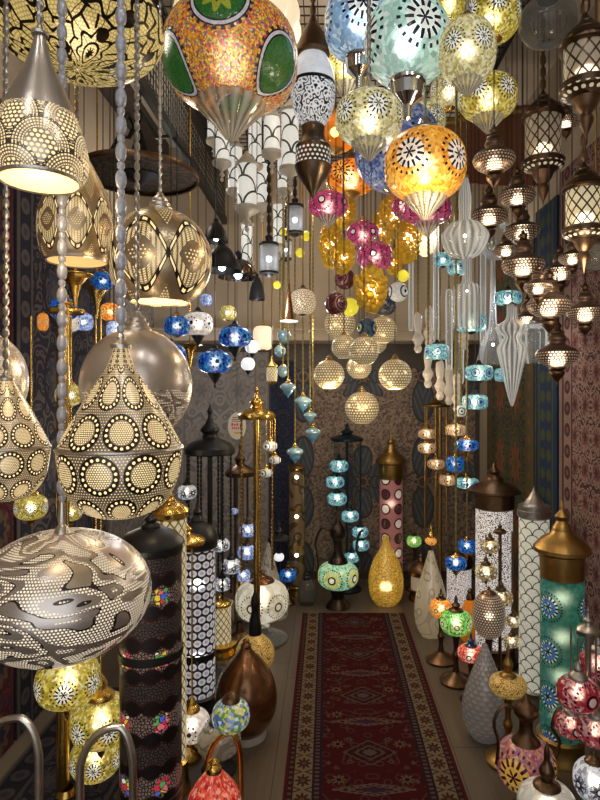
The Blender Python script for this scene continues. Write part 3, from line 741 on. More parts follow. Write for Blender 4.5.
def bead_pendant(px,py,d,w,mat,label):
    d=fit(px,py,d,w,1,1.1); R=w/2*d/F; r=thing('bead_pendant',label,'hanging ornament',at(px,py,d),None,random.uniform(-.6,.6),R)
    pt('ball','beadball',lambda:MB().ball((0,0,0),1,20,14),mat,r)
    pt('cap','beadcap',lambda:MB().lathe([(.3,.93),(.25,1.08),(.08,1.15),(.001,1.16)],10),pewter,r)
    hang(r,R,1.14,'cord'); return r
def onion_drop(px,py,d,w,label):
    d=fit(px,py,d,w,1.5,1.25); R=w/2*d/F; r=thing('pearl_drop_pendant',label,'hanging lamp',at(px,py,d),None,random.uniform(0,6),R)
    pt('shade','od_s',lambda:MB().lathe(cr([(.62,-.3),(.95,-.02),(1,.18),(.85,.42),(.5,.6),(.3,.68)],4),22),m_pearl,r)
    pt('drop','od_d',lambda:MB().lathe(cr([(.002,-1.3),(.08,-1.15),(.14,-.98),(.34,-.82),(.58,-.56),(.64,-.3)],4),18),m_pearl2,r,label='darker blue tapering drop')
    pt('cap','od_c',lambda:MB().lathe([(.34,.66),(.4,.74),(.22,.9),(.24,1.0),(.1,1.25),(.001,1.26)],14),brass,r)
    hang(r,R,1.24,'twist'); return r

# ------------------------------------------------------------------ standing lamps
def zrow(y,d): return EYE-(y-CY)/F*d
def xcol(x,d): return (x-CX)/F*d
def stand(name,label,px,d,cat='floor lamp',group=None):
    return thing(name,label,cat,(xcol(px,d),d,0),group)
def tower(px,d,w,ysh0,ysh1,ytip,mat,label,metal=oldbrass,knob=None,roofscale=1.12,basescale=1.15,rings=(),name='tower_lamp',style='dome',bz=None,bulbs=0,bulbm=None):
    occ(xcol(px,d),d,w/2*d/F*1.35,0,zrow(ytip,d))
    r=stand(name,label,px,d); R=w/2*d/F; z1=zrow(ysh0,d); z0=max(bz if bz is not None else zrow(ysh1,d),.06); zt=zrow(ytip,d)
    part('shade',MB().lathe([(R,z0),(R,z1)],48),mat,r)
    B=R*basescale
    part('base',MB().lathe([(.001,0),(B*1.1,0),(B*1.1,.012),(B,.03),(B*.98,z0-.012),(B*1.02,z0+.004),(R*.98,z0+.012)],40),metal,r)
    if bulbs:
        for k in range(bulbs): part('bulb',MB().ball((0,0,z0+(z1-z0)*(k+.5)/bulbs),R*.28,10,6),bulbm or bulbw,r)
    T=R*roofscale; h=zt-z1
    if style=='dome': pr=[(R*.98,z1-.01),(T,z1),(T,z1+h*.14),(T*1.06,z1+h*.16),(T*1.04,z1+h*.22),(T*.8,z1+h*.40),(T*.5,z1+h*.5),(T*.3,z1+h*.54)]
    elif style=='cone': pr=[(R*.98,z1-.01),(T,z1),(T,z1+h*.2),(T*.95,z1+h*.22),(T*.95,z1+h*.36),(T*.7,z1+h*.40),(T*.6,z1+h*.45),(T*.35,z1+h*.62),(T*.12,z1+h*.82)]
    else: pr=[(R*.98,z1-.01),(T,z1),(T*1.02,z1+h*.3),(T*1.3,z1+h*.34),(T*1.3,z1+h*.39),(T*.95,z1+h*.5),(T*.55,z1+h*.56),(T*.45,z1+h*.62)]
    part('roof',MB().lathe(pr,40),metal,r)
    a=pr[-1]
    part('finial',MB().lathe(cr([(a[0]*1.02,a[1]-.004),(a[0]*1.0,a[1]+.008),(a[0]*.55,a[1]+(zt-a[1])*.3),(a[0]*.75,a[1]+(zt-a[1])*.45),(a[0]*.25,a[1]+(zt-a[1])*.65),(a[0]*.2,a[1]+(zt-a[1])*.8),(.001,zt)],3),18),metal,r)
    for y in rings:
        z=zrow(y,d); part('ring',MB().lathe([(R*.99,z-.014),(R*1.05,z-.012),(R*1.05,z+.012),(R*.99,z+.014)],40),metal,r)
    return r,R,z0,z1,zt
def tier_lamp(px,d,cy,cw,tip,globes,label,metal,gm,canopy='dome',pole_px=None,rods=None,poleR=.012,basew=None,gcap=None,gasp=.65,gname='globe_shade'):
    """floor lamp: base, pole, canopy, and globes hung from rods; globes (px,py,width,dy)"""
    r=stand('tiered_floor_lamp',label,px,d); R=cw/2*d/F; occ(xcol(px,d),d,R*1.05,0,zrow(tip,d))
    for q in globes: occ(xcol(q[0],d),d+q[3],q[2]/2*d/F,zrow(q[1],d)-.8*q[2]*d/F,zrow(cy,d))
    zc=zrow(cy,d); zt=zrow(tip,d)
    bw=(basew or cw*.9)/2*d/F
    part('base',MB().lathe([(.001,0),(bw,0),(bw,.015),(bw*.8,.03),(bw*.35,.05),(poleR*1.6,.09),(poleR*1.2,.11)],28),metal,r)
    ox=0 if pole_px is None else xcol(pole_px,d)-xcol(px,d)
    part('pole',cord_pole(poleR,.1,zc+.01),metal,r,(ox,0,0))
    h=zt-zc
    part('canopy',MB().lathe([(.001,zc-.004),(R,zc-.006),(R*1.04,zc),(R*1.04,zc+h*.10),(R*.86,zc+h*.19),(R*.5,zc+h*.27),(R*.34,zc+h*.31),(R*.28,zc+h*.38)],32),metal,r)
    part('finial',MB().lathe(cr([(R*.28,zc+h*.37),(R*.40,zc+h*.44),(R*.36,zc+h*.5),(R*.2,zc+h*.58),(R*.07,zc+h*.74),(R*.13,zc+h*.82),(R*.05,zc+h*.9),(.001,zt)],3),16),metal,r)
    for gx,gy,gw,dy in globes:
        g=gw/2*(d+dy)/F; X=xcol(gx,d+dy)-xcol(px,d); Z=zrow(gy,d+dy); mt=gm if not isinstance(gm,list) else gm[len(r.children)%len(gm)]
        o=link(gname,cached(('tg',gasp),lambda:MB().lathe(globe_pts(gasp,.3,.3,10,.8),20),mt),r,(X,dy,Z),(0,0,random.uniform(0,6)),(g,g,g))
        if gw>=15: link('bulb',cached(('bulb',.2),lambda:MB().ball((0,0,0),.2,10,6),bulbw),o)
        link('cap',cached(('tgc',gasp),lambda:MB().lathe(cr([(.45,gasp*.85),(.42,gasp+.1),(.2,gasp+.3),(.22,gasp+.42),(.05,gasp+.75)],3),14),gcap or metal),o)
        link('finial',cached(('tgf',gasp),lambda:MB().lathe(cr([(.002,-gasp-.5),(.1,-gasp-.35),(.15,-gasp-.2),(.42,-gasp*.9)],3),14),gcap or metal),o)
        zr=Z+g*(gasp+.7)
        if zc>zr: part('rod',cord_pole(.0035,0,zc-zr),metal,r,(X,dy,zr))
    if rods:
        for k in range(rods):
            a=2*pi*k/rods+.3; L=.36*zc
            part('rod',cord_mesh('chain',zc-L),metal,r,(R*.86*cos(a),R*.86*sin(a),L))
    return r
def cord_pole(r,z0,z1): return MB().lathe([(.0005,z0),(r,z0),(r,z1),(.0005,z1)],10)
def vase(px,d,prof,mat,label,name='glass_vase_lamp',neck=None,neckm=brass,rib=None,cat='table lamp',bulbz=None,foot=None,footm=None):
    """prof: (half width px, row) from bottom to top at depth d; bottom row is put on the floor"""
    r=stand(name,label,px,d,cat); s=d/F; yb=prof[0][1]
    p=[(max(.0006,a*s),(yb-y)*s+(.03 if foot else 0)) for a,y in prof]
    part('shade',MB().lathe(cr([(.001,p[0][1])]+p,5) if False else [(.001,p[0][1])]+cr(p,5),rib[1]*4 if rib else 48,rib=rib),mat,r)
    z,a=p[-1][1],p[-1][0]
    if neck: part('neck',MB().lathe(cr([(a*1.3,z-.01),(a*1.25,z+neck*s*.2),(a*.7,z+neck*s*.5),(a*.9,z+neck*s*.7),(.001,z+neck*s)],3),16),neckm,r)
    if foot: part('foot',MB().lathe([(.001,0),(foot*s,0),(foot*s*1.02,.012),(p[0][0]*1.0,.036),(.001,.036)],32),footm or neckm,r)
    if bulbz: part('bulb',MB().ball((0,0,bulbz),.03,10,6),bulbw,r)
    return r
def pedestal_lamp(px,d,yglobe,w,mat,label,asp=.7,metal=bronze,cap=None,basew=None,ycap=None,stemr=.012,foot=None,name='mosaic_table_lamp',finh=1.0,cat='table lamp'):
    r=stand(name,label,px,d,cat); R=w/2*d/F; z=max(zrow(yglobe,d),R*asp+.06); bw=(basew or w*.9)/2*d/F
    o=link('shade',cached(('pg',asp),lambda:MB().lathe(globe_pts(asp,.3,.3,14,.85),36),mat),r,(0,0,z),(0,0,random.uniform(-.4,.4)),(R,)*3)
    if w>=15: link('bulb',cached(('bulb',.2),lambda:MB().ball((0,0,0),.2,10,6),bulbw),o)
    part('base',MB().lathe([(.001,0),(bw,0),(bw*1.03,.012),(bw*.85,.026),(bw*.45,.04),(stemr*1.5,.055)],32),metal,r)
    zs=z-R*asp*.9
    if zs>.08: part('stem',MB().lathe(cr([(stemr*1.5,.05),(stemr,.05+(zs-.05)*.3),(stemr*1.7,.05+(zs-.05)*.45),(stemr,.05+(zs-.05)*.6),(R*.25,zs-.015),(R*.45,zs+.004)],4),18),metal,r)
    zc=z+R*asp*.9
    part('cap',MB().lathe(cr([(R*.48,zc-.004),(R*.44,zc+R*.08),(R*.2,zc+R*.22),(R*.28,zc+R*.36*finh),(R*.12,zc+R*.55*finh),(R*.1,zc+R*.8*finh),(.001,zc+R*finh)],3),20),cap or metal,r)
    return r,R,z

def simple_fit(px,py,d,w,lo,hi): return fit(px,py,d,w,lo,hi)
# ------------------------------------------------------------------ the room
XL,XR,YF,YB=-1.3,1.25,-.9,4.75
struct('floor',MB().box((0,0,-.025),(XR-XL,YB-YF,.05)),m_floor,((XL+XR)/2,(YF+YB)/2,0))
struct('ceiling',MB().box((0,0,.03),(XR-XL,YB-YF,.06)),m_ceil,((XL+XR)/2,(YF+YB)/2,CEIL_Z))
struct('wall_left',MB().box((-.04,0,1.675),(.08,YB-YF,3.35)),m_wall,(XL,(YF+YB)/2,0))
struct('wall_right',MB().box((.04,0,1.675),(.08,YB-YF,3.35)),m_wall,(XR,(YF+YB)/2,0))
struct('wall_back',MB().box((0,.04,1.675),(XR-XL+.16,.08,3.35)),m_beam,((XL+XR)/2,YB,0))
struct('wall_back_upper',MB().box((0,0,0),(XR-XL-.002,.44,1.43)),m_wall,((XL+XR)/2,4.525,1.925+.715))
struct('trim_1',MB().box((0,0,0),(XR-XL-.004,.05,.07)).box((0,-.012,.045),(XR-XL-.004,.07,.02)),m_wall,((XL+XR)/2,4.28,1.95))
struct('trim_2',MB().box((0,0,0),(.14,4.9,.09)),m_beam,(XL+.072,1.8,CEIL_Z-.047))
struct('trim_3',MB().box((0,0,0),(.06,5.1,.14)),m_beam,(-.80,1.7,CEIL_Z-.072))
g=MB()
x0,x1,y0,y1=-.76,.86,1.3,4.29
n=27
for i in range(n+1): g.box((x0+(x1-x0)*i/n,(y0+y1)/2,GRID_Z),(.005,y1-y0,.005))
n=50
for i in range(n+1): g.box(((x0+x1)/2,y0+(y1-y0)*i/n,GRID_Z),(x1-x0,.005,.005))
for i in range(27): # the side of the hanging cage, up to the ceiling
    pass
for xx in (x0,x1):
    g.box((xx,(y0+y1)/2,GRID_Z),(.02,y1-y0,.02))
    for k in range(3): g.box((xx,(y0+y1)/2,GRID_Z+.04+.035*k),(.004,y1-y0,.004))
    for i in range(61): g.box((xx,y0+(y1-y0)*i/60,GRID_Z+.073),(.004,.004,.146))
zz0=2.80
for i in range(53): g.box((-.755,2.2+2.09*i/52,(zz0+GRID_Z)/2),(.004,.005,GRID_Z-zz0))
for i in range(10): g.box((-.755,3.245,zz0+.04*i+.02),(.004,2.09,.005))
g.box((-.755,3.245,zz0),(.03,2.09,.05))
gw=struct('ceiling_wire_grid',g,m_wire)
def carpet(name,label,mat,c,size,group=None):
    o=link(name,MB().box((0,0,0),size).mesh(name,mat,False),None,c); tag(o,label,'carpet'); return o
carpet('wall_carpet','narrow red-bordered carpet hanging at the entrance end of the left wall',c_left2,(XL+.008,2.19,1.4),(.012,.38,2.6))
carpet('wall_carpet','navy and charcoal floral carpet hanging on the left wall behind the silver lamps',c_left,(XL+.008,2.90,1.4),(.012,1.0,2.6))
carpet('wall_carpet','pale grey patterned carpet draped on the left wall behind the blue lamps',c_grey,(XL+.008,3.97,1.35),(.012,1.06,2.5))
carpet('wall_carpet','rose and beige striped floral carpet on the right wall nearest the entrance',c_right,(XR-.008,2.72,1.4),(.012,.72,2.6))
carpet('wall_carpet','narrow teal and gold striped carpet hanging on the right wall between two wider ones',c_teal,(XR-.008,3.28,1.35),(.012,.32,2.5))
carpet('wall_carpet','dark green carpet with rust octagons on the right wall by the far corner',c_green,(XR-.008,3.98,1.3),(.012,1.0,2.4))
carpet('wall_carpet','beige carpet with grey-blue leaf medallions filling the back wall',c_back,(.48,YB-.008,.90),(1.46,.012,1.66))
carpet('wall_carpet','narrow dark indigo carpet on the back wall left of the beige medallion carpet',c_indigo,(-.36,YB-.008,.92),(.20,.012,1.74))
carpet('wall_carpet','grey drape hanging on the back wall behind the black domed floor lamp',c_grey2,(-.875,YB-.008,.94),(.80,.012,1.84))
carpet('floor_carpet','dark navy carpet lying on the floor along the left wall',c_flat,(-1.0,2.15,.006),(.56,1.7,.012))
rug=link('runner_rug',MB().box((0,0,.005),(.70,3.55,.01)).mesh('runner_rug',c_rug,False),None,(.182,2.235,0))
tag(rug,'long dark red runner rug with a cream geometric border down the aisle','rug')
# valance board high on the right
v=thing('wooden_valance','red-brown valance board with gilt moulding high on the right behind the bronze lanterns','valance',(1.0,3.3,2.78))
path=[]
b=MB()
for i in range(9):
    t=i/8; b.box((-.30+.5*t,0,.16-.03*(1-t)**2),(.066,.02,.46-.10*(1-t)**2))
part('board',b,m_redw,v,smooth=False)
part('moulding',MB().tube([(-.34+.56*i/10,-.016,.335-.06*(1-i/10)**2+.02*i/10) for i in range(11)],.014,6),m_gilt,v)

# ------------------------------------------------------------------ camera, daylight
cam=bpy.data.cameras.new('camera'); co=bpy.data.objects.new('camera',cam); COL.objects.link(co); SC.camera=co
co.location=(0,0,EYE); co.rotation_euler=(pi/2,0,0); cam.sensor_fit='VERTICAL'; cam.sensor_height=24; cam.sensor_width=18
cam.lens=24*F/800; cam.shift_x=-(CX-300)/800; cam.shift_y=(CY-400)/800; cam.clip_start=.05
w=bpy.data.worlds.new('World'); SC.world=w; w.use_nodes=True
w.node_tree.nodes['Background'].inputs[0].default_value=(1,.95,.88,1); w.node_tree.nodes['Background'].inputs[1].default_value=.32
def area(name,loc,rot,sx,sy,e,col):
    l=bpy.data.lights.new(name,'AREA'); l.shape='RECTANGLE'; l.size=sx; l.size_y=sy; l.energy=e; l.color=col
    o=bpy.data.objects.new(name,l); COL.objects.link(o); o.location=loc; o.rotation_euler=rot; return o
area('entrance_daylight',(-.05,-.85,1.7),(pi/2,0,0),2.2,2.4,14,(.86,.92,1))
def point(name,loc,e,col,r=.05):
    l=bpy.data.lights.new(name,'POINT'); l.energy=e; l.color=col; l.shadow_soft_size=r
    o=bpy.data.objects.new(name,l); COL.objects.link(o); o.location=loc; return o
SC.view_settings.view_transform='Standard'; SC.view_settings.look='None'; SC.view_settings.gamma=1; SC.view_settings.exposure=0.0; SC.view_settings.use_curve_mapping=False
SC.cycles.use_denoising=True; SC.cycles.max_bounces=6; SC.cycles.transparent_max_bounces=24; SC.cycles.diffuse_bounces=3; SC.cycles.glossy_bounces=3; SC.cycles.sample_clamp_indirect=3.0
SC.cycles.caustics_reflective=False; SC.cycles.caustics_refractive=False

# added point lights that stand in for lamp light on walls and ceiling
for loc,en,col in [((-.95,2.1,2.9),3.2,(1,.89,.74)),((-.95,3.3,2.75),4.5,(1,.89,.74)),((-.15,3.75,2.75),5,(1,.88,.72)),((.75,3.7,2.6),4,(1,.88,.72)),((-.85,3.9,1.6),5,(.95,.93,1)),((.3,4.2,1.6),3,(1,.86,.7)),((.95,3.0,1.8),2.2,(1,.88,.75)),((.9,1.9,1.7),2,(1,.9,.8)),((.1,2.6,3.05),3,(1,.89,.74)),((-.98,2.6,1.2),1.5,(1,.88,.7))]:
    point('added_lamp_fill',loc,en,col,.08)

for loc in [(-.75,.4,3.2),(.1,.5,3.2),(.8,.6,3.2)]: point('added_top_fill',loc,5,(.93,.96,1),.06)  # unseen points added overhead for highlights on the hanging lamps
darkb=plain('blackened_bronze',(.05,.035,.028),.35,.9,nz=.3)
# ------------------------------------------------------------------ standing lamps, left side
tower(151,1.9,60,550,905,508,p_drk,'tall black cut-metal tower lamp with small jewel-coloured flowers, front left',metal=black,style='dome',roofscale=1.03,basescale=1.03,rings=(650,790))
tower(197,2.85,36,546,700,500,p_hex,'black honeycomb-pierced tower lamp glowing white, with a band round its middle',metal=black,style='dome',rings=(652,),bulbs=2,bulbm=bulbc)
tower(170,2.25,32,516,760,488,p_dia,'brass-domed tower lamp half hidden behind the black jewelled tower',metal=brass,style='dome')
tier_lamp(184,2.45,543,40,512,[(192,725,36,-.06)],'brass-domed floor lamp with one low white and gold lantern on a long rod',brass,m_white,pole_px=180,gasp=.85)
tier_lamp(210,3.15,453,48,402,[(187,492,20,-.03),(221,545,18,-.04),(231,566,20,0),(222,584,18,.04)],'black domed floor lamp with tiers of black and white globes and bead rods',black,m_bw,rods=6,pole_px=210,gcap=black,poleR=.014,gasp=.75)
tier_lamp(240,3.6,475,28,440,[(234,511,9,0),(248,530,17,-.04),(247,552,19,-.02),(243,575,15,.03)],'dark floor lamp with a column of lavender-blue globes, under the oval sign',bronze,m_lav,pole_px=236,gasp=.78)
tier_lamp(257,3.35,418,36,384,[(270,446,15,-.02),(275,460,12,.03),(266,473,13,.0)],'brass post floor lamp with bell-shaped canopy and three pearly globes',brass,m_weye,poleR=.019,gasp=.66,rods=4)
tier_lamp(279,4.2,540,22,521,[(279,557,10,0)],'small black pagoda-roofed floor lamp near the far left corner',black,opal,gasp=.8)
pedestal_lamp(288,4.2,575,17,m_blue,'blue mosaic lamp on a slim stand at the foot of the brass tube tower',asp=.75,basew=14)
pedestal_lamp(262,3.6,600,54,m_whit,'large milky white globe lamp with grey scrolls on a clear glass foot',asp=.76,metal=clear,cap=copper,basew=50,stemr=.03,finh=.45,name='glass_globe_lamp')
vase(268,4.0,[(20,614),(20,608),(15,590),(8,565),(3,548),(1.5,542)],v_pyr,'tall grey net-covered pyramid lamp behind the milky white globe',name='pyramid_lamp')
tower(220,3.42,22,604,645,594,p_dia,'short gold diamond-pierced lamp on a wide stepped brass base',metal=brass,basescale=1.5,style='dome',name='table_tower_lamp')
r=vase(255,3.2,[(8,671),(16,665),(19.5,653),(16,643),(10,637),(5,633)],p_gold2,'gold filigree genie-bottle lamp with a black figure-like neck',name='genie_bottle_lamp',neck=44,neckm=black)
vase(246,2.6,[(19,733),(28,719),(31,701),(27,682),(18,667),(9,657),(4,650)],copper,'smooth brushed copper teardrop lamp standing on the floor by the rug',name='copper_lamp',foot=20,footm=opalcap,neck=8,neckm=copper)
r,R,z=pedestal_lamp(219,2.36,764,44,v_pyr,'grey wire-wrapped ball lamp on a black base beneath the copper lamp',asp=.8,metal=black,basew=34,name='wire_ball_lamp',finh=.4)
vase(214,2.0,[(12,838),(25,818),(26,796),(15,778),(6,768)],m_red,'red scalloped mosaic lamp at the bottom edge under the brass arch',name='mosaic_table_lamp',neck=12)
def arch(name,label,pxl,pxa,pxr,ya,d,rad,mat,globe_=None,lean=.0):
    r=stand(name,label,pxa,d,'floor lamp'); xa=xcol(pxa,d); xl=xcol(pxl,d)-xa; xr=xcol(pxr,d)-xa; za=zrow(ya,d)
    p=[(xl*1.12,0,.02),(xl,0,za*.45)]; n=10
    for i in range(n+1):
        t=pi-pi*i/n; c_=cos(t); xx=(-xl if c_<0 else xr)*c_; p.append((xx if c_<0 else xr*c_,lean*sin(t),za-.13+.13*sin(t)))
    p+=[(xr*1.0,0,za*.5),(xr*1.05,0,.02)]
    part('arm',MB().tube(cr3(p,4),rad,10),mat,r)
    part('base',MB().lathe([(.001,0),(.06,0),(.06,.015),(.02,.03),(.001,.03)],32,(xl*1.1,0,0)).lathe([(.001,0),(.05,0),(.05,.012),(.02,.02),(.001,.02)],24,(xr*1.05,0,0)),mat,r)
    return r,za
def cr3(p,n):
    q=[Vector(a) for a in p]; q=[q[0]]+q+[q[-1]]; o=[]
    for i in range(1,len(q)-2):
        a,b,c,d=q[i-1:i+3]
        for k in range(n):
            t=k/n; o.append(.5*(2*b+(c-a)*t+(2*a-5*b+4*c-d)*t*t+(-a+3*b-3*c+d)*t**3))
    o.append(q[-1]); return o
r,za=arch('arched_brass_lamp','brass swan-neck lamp carrying a multicoloured mosaic globe, front centre left',207,231,241,733,2.12,.010,brass)
R=19*2.12/F; pt('shade','multi_g',lambda:MB().lathe(globe_pts(.82,.3,.3,14,.85),32),m_multi,r,(0,0,za+.01+R*.8),scale=(R,R,R),label='multicoloured mosaic globe')
part('cap',MB().lathe([(R*.5,0),(R*.46,R*.2),(R*.25,R*.4),(R*.1,R*.5),(.001,R*.5)],18),bronze,r,(0,0,za+.01+R*1.5))
arch('arched_metal_stand','silvery swan-neck lamp arm rising at the bottom, right of the yellow globes',80,118,133,727,1.55,.0105,silver)
arch('arched_metal_stand','silvery swan-neck lamp arm at the bottom left corner',-25,18,39,718,1.6,.0105,silver)
tier_lamp(66,2.1,312,34,292,[(69,395,27,.05),(31,507,32,.12),(71,512,22,.15),(68,680,62,-.16),(101,720,60,-.06),(96,757,50,.08)],'tall brass floor lamp on the left hung with yellow star mosaic globes',brass,m_yel,pole_px=63,poleR=.022,gasp=.8)
# oval shop sign
r=thing('hanging_sign','white oval sign with red and gold lettering above the dark floor lamp','sign',at(237,426,3.72))
s=3.72/F
bp=MB(); n=28; bp.v=[(9*s*cos(2*pi*i/n),-.004*k,13.5*s*sin(2*pi*i/n)) for k in (1,-1) for i in range(n)]; bp.uv=[(0,0)]*(2*n); bp.f=[tuple(range(n))[::-1],tuple(range(n,2*n))]+[(i,(i+1)%n,n+(i+1)%n,n+i) for i in range(n)]
part('plate',bp,plain('white_card',(.75,.7,.64),.6),r,smooth=False)
red=plain('red_print',(.6,.04,.03),.6); dk=plain('dark_print',(.08,.05,.05),.6); yl=plain('gold_print',(.7,.45,.05),.6)
b=MB()
for (x,y,w_,h) in [(-4.6,1.6,2.2,3),(-2,1.4,2,2.6),(.4,1.6,2,3),(-4.4,-2.0,1.4,2.8),(-2.4,-2.1,1.6,2.6),(-.3,-2,1.6,2.8),(1.7,-2.2,1.4,2.4)]: b.box((x*s,-.005,y*s),(w_*s*.8,.002,h*s*.85))
part('lettering',b,red,r,label='red lettering',smooth=False)
b=MB()
for (x,y,w_) in [(-1.5,8.6,6),(-.8,6.6,9),(-.5,4.8,9)]: b.box((x*s,-.005,y*s),(w_*s,.002,.7*s))
b.box((4.4*s,-.005,-.4*s),(2.6*s,.002,4.6*s))
part('small_print',b,dk,r,label='dark small print',smooth=False)
part('emblem',MB().box((.6*s,-.005,-6.8*s),(6*s,.002,2*s)),yl,r,label='gold band',smooth=False)
part('string',MB().lathe([(.0015,0),(.0015,top_z(r.location.x)-r.location.z-13*s)],5),black,r,(0,0,13*s))
# ------------------------------------------------------------------ the far end
r,R,z0,z1,zt=tower(297,4.4,16,468,588,461,v_orb,'slim brass tube tower lamp in three lit sections in the far left corner',metal=oldbrass,style='cone',rings=(508,546))
for y in (476,515,553): part('bulb',MB().ball((0,-R*.95,zrow(y,4.4)),.014,8,6),bulbw,r)
r=tier_lamp(347,4.5,440,32,422,[(339,466,19,-.05),(335,482,19,-.06),(337,499,20,-.08),(350,516,18,-.08),(360,532,17,-.05),(361,545,17,.02),(352,557,16,.0)],'dark domed floor lamp with a spiral of turquoise globes against the back carpet',tealm if 'tealm' in globals() else black,m_turq,poleR=.012,gasp=.66)
tower(391,4.56,23,478,580,432,p_pnk,'pink glass tower lamp with lit discs and a brass lid against the back carpet',metal=oldbrass,style='wide',roofscale=1.02,bulbs=2)
# ewer lamp
def ewer(px,d,yg,w_,asp,mat,label,metal,ytop,handles=2,foot=True):
    r=stand('ewer_lamp',label,px,d,'table lamp'); R=w_/2*d/F; z=max(zrow(yg,d),R*asp+.02); zt=zrow(ytop,d); s=R
    link('body',cached(('ew',asp),lambda:MB().lathe(globe_pts(asp,.3,.3,14,.8),36),mat),r,(0,0,z),(0,0,.3),(R,)*3)
    zb=z-R*asp*.9
    part('foot',MB().lathe([(.001,0),(R*.62,0),(R*.6,.01),(R*.3,max(.012,zb*.45)),(R*.34,max(.014,zb*.7)),(R*.46,zb+.004)],28),metal,r)
    za=z+R*asp*.88; h=zt-za
    part('neck',MB().lathe(cr([(s*.5,za),(s*.46,za+h*.06),(s*.26,za+h*.2),(s*.24,za+h*.45),(s*.40,za+h*.58),(s*.36,za+h*.72),(s*.18,za+h*.82),(s*.1,za+h*.9),(.001,zt)],4),22),metal,r)
    for k in range(handles):
        sg=1 if k else -1
        if k==0: p=[(-s*.3,0,za+h*.66),(-s*.8,0,za+h*.72),(-s*1.1,0,za+h*.4),(-s*.95,0,za),(-s*1.02,0,z)]
        else: p=[(s*.9,0,z-.1*s),(s*1.15,0,za),(s*.9,0,za+h*.3),(s*1.05,0,za+h*.62),(s*1.25,0,za+h*.68)]
        part('handle' if k==0 else 'spout',MB().tube(cr3(p,5),s*.06,8),metal,r)
    return r
ewer(338,4.15,575,41,.66,m_teal,'dark ewer-shaped lamp with glowing green mosaic body at the end of the aisle',darkb,515)
vase(386,4.22,[(11,600),(16,592),(17.5,576),(14,560),(8,549),(4,541),(3,533)],m_gold,'gold chip mosaic vase lamp standing at the end of the aisle',name='mosaic_vase_lamp',bulbz=.13)
pedestal_lamp(414,4.5,541,15,m_green,'little green mosaic lamp on a thin stand beside the pink tower',asp=.8,basew=16,stemr=.008)
tower(421,4.3,20,574,590,549,opalwarm2 if 'opalwarm2' in globals() else v_tear,'low cream glass lamp under a ribbed bronze dome, beside the pink tower',metal=bronze,style='dome',roofscale=1.25,name='table_tower_lamp')
r=vase(431,3.67,[(10,634),(15.5,622),(16.5,606),(13,586),(7,566),(2.5,550)],v_tear,'cream teardrop glass lamp with scroll veins and an orange-lit brass top, right of the rug',name='teardrop_lamp',bulbz=.1)
s=3.67/F; link('top_shade',cached('tdt',lambda:MB().lathe(globe_pts(.7,.3,.3,8),18),m_orange),r,(0,0,zrow(548,3.67)+7*s),(0,0,0),(6*s,)*3)['label']='small orange lit top'
part('finial',MB().lathe(cr([(3*s,0),(3.2*s,3*s),(1.2*s,7*s),(1.6*s,9*s),(.001,14*s)],3),12),brass,r,(0,0,zrow(548,3.67)+10*s))
tier_lamp(436,4.3,406,28,396,[(427,434,18,-.05),(427,448,19,-.07),(436,464,18,-.08),(448,480,19,-.04)],'brass floor lamp with four gold eye-pattern globes stepping down by the back carpet',oldbrass,m_eyeg,poleR=.014,gasp=.58,rods=6,pole_px=440)
# ------------------------------------------------------------------ right side
tower(494,3.3,36,507,645,462,p_lit,'bronze-roofed tower lamp with a lit white scroll panel on the right',metal=bronze,style='wide',roofscale=1.1,bulbs=2)
tier_lamp(500,2.98,532,12,520,[(490,546,19,-.03),(486,572,22,-.05),(501,598,24,-.06),(513,621,16,-.02),(512,641,17,.02)],'bronze floor lamp with a spiral of cream and gold globes by the bronze-roofed tower',bronze,m_eyeg2 if 'm_eyeg2' in globals() else m_pale,poleR=.009,gasp=.7,basew=26)
pedestal_lamp(489,2.80,615,32,p_star,'tall egg-shaped bronze lamp pierced with tiny starry holes',asp=1.45,basew=20,name='pierced_table_lamp',finh=.5)
tower(534,2.9,29,516,695,486,p_scale,'white scallop-patterned tower lamp with a pewter cone roof',metal=pewter,style='cone')
tower(562,2.46,42,577,735,500,p_grn,'green glass tower lamp with star medallions and an ornate brass lid',metal=oldbrass,style='wide',roofscale=1.0,bulbs=4)
pedestal_lamp(441,3.32,608,22,m_orange,'orange flower mosaic lamp on a dark pedestal, behind the green one',asp=.9,basew=30)
pedestal_lamp(456,3.08,622,32,m_green,'bright green mosaic lamp on a dark bronze pedestal right of the rug',asp=.78,basew=32)
pedestal_lamp(471,2.89,653,27,m_red,'red mosaic lamp with a blue cap, between the green lamp and the grey scaled teardrop',asp=.6,cap=bluecap if 'bluecap' in globals() else black,basew=22)
vase(485,2.6,[(14,742),(21,729),(22.5,711),(18,692),(11,673),(5,658),(2,650)],v_scale,'grey teardrop glass lamp with raised scales on the floor by the rug',name='teardrop_lamp',bulbz=.12)
pedestal_lamp(508,2.42,685,37,p_gold2,'gold filigree saucer lamp on a tall stem and round brass base',asp=.55,metal=oldbrass,cap=oldbrass,basew=44,name='filigree_table_lamp',finh=1.8)
ewer(526,2.13,764,58,.84,m_pink,'pink and orange star mosaic ewer lamp at the bottom right',bronze,692,handles=2)
tier_lamp(588,2.05,632,22,606,[(598,664,36,.07),(578,693,42,-.05),(571,724,32,.05),(596,730,38,-.05)],'bronze stand hung with crimson flower mosaic globes at the right edge',pewter,m_rose,poleR=.01,gasp=.76)
pedestal_lamp(547,1.78,806,58,m_peb if 'm_peb' in globals() else m_bw,'white pebble-mosaic lamp with a dark domed lid at the bottom edge on the right',asp=.75,finh=1.55)
pedestal_lamp(594,1.88,780,40,m_bw,'black and white mosaic lamp in the bottom right corner',asp=1.0,finh=.6)

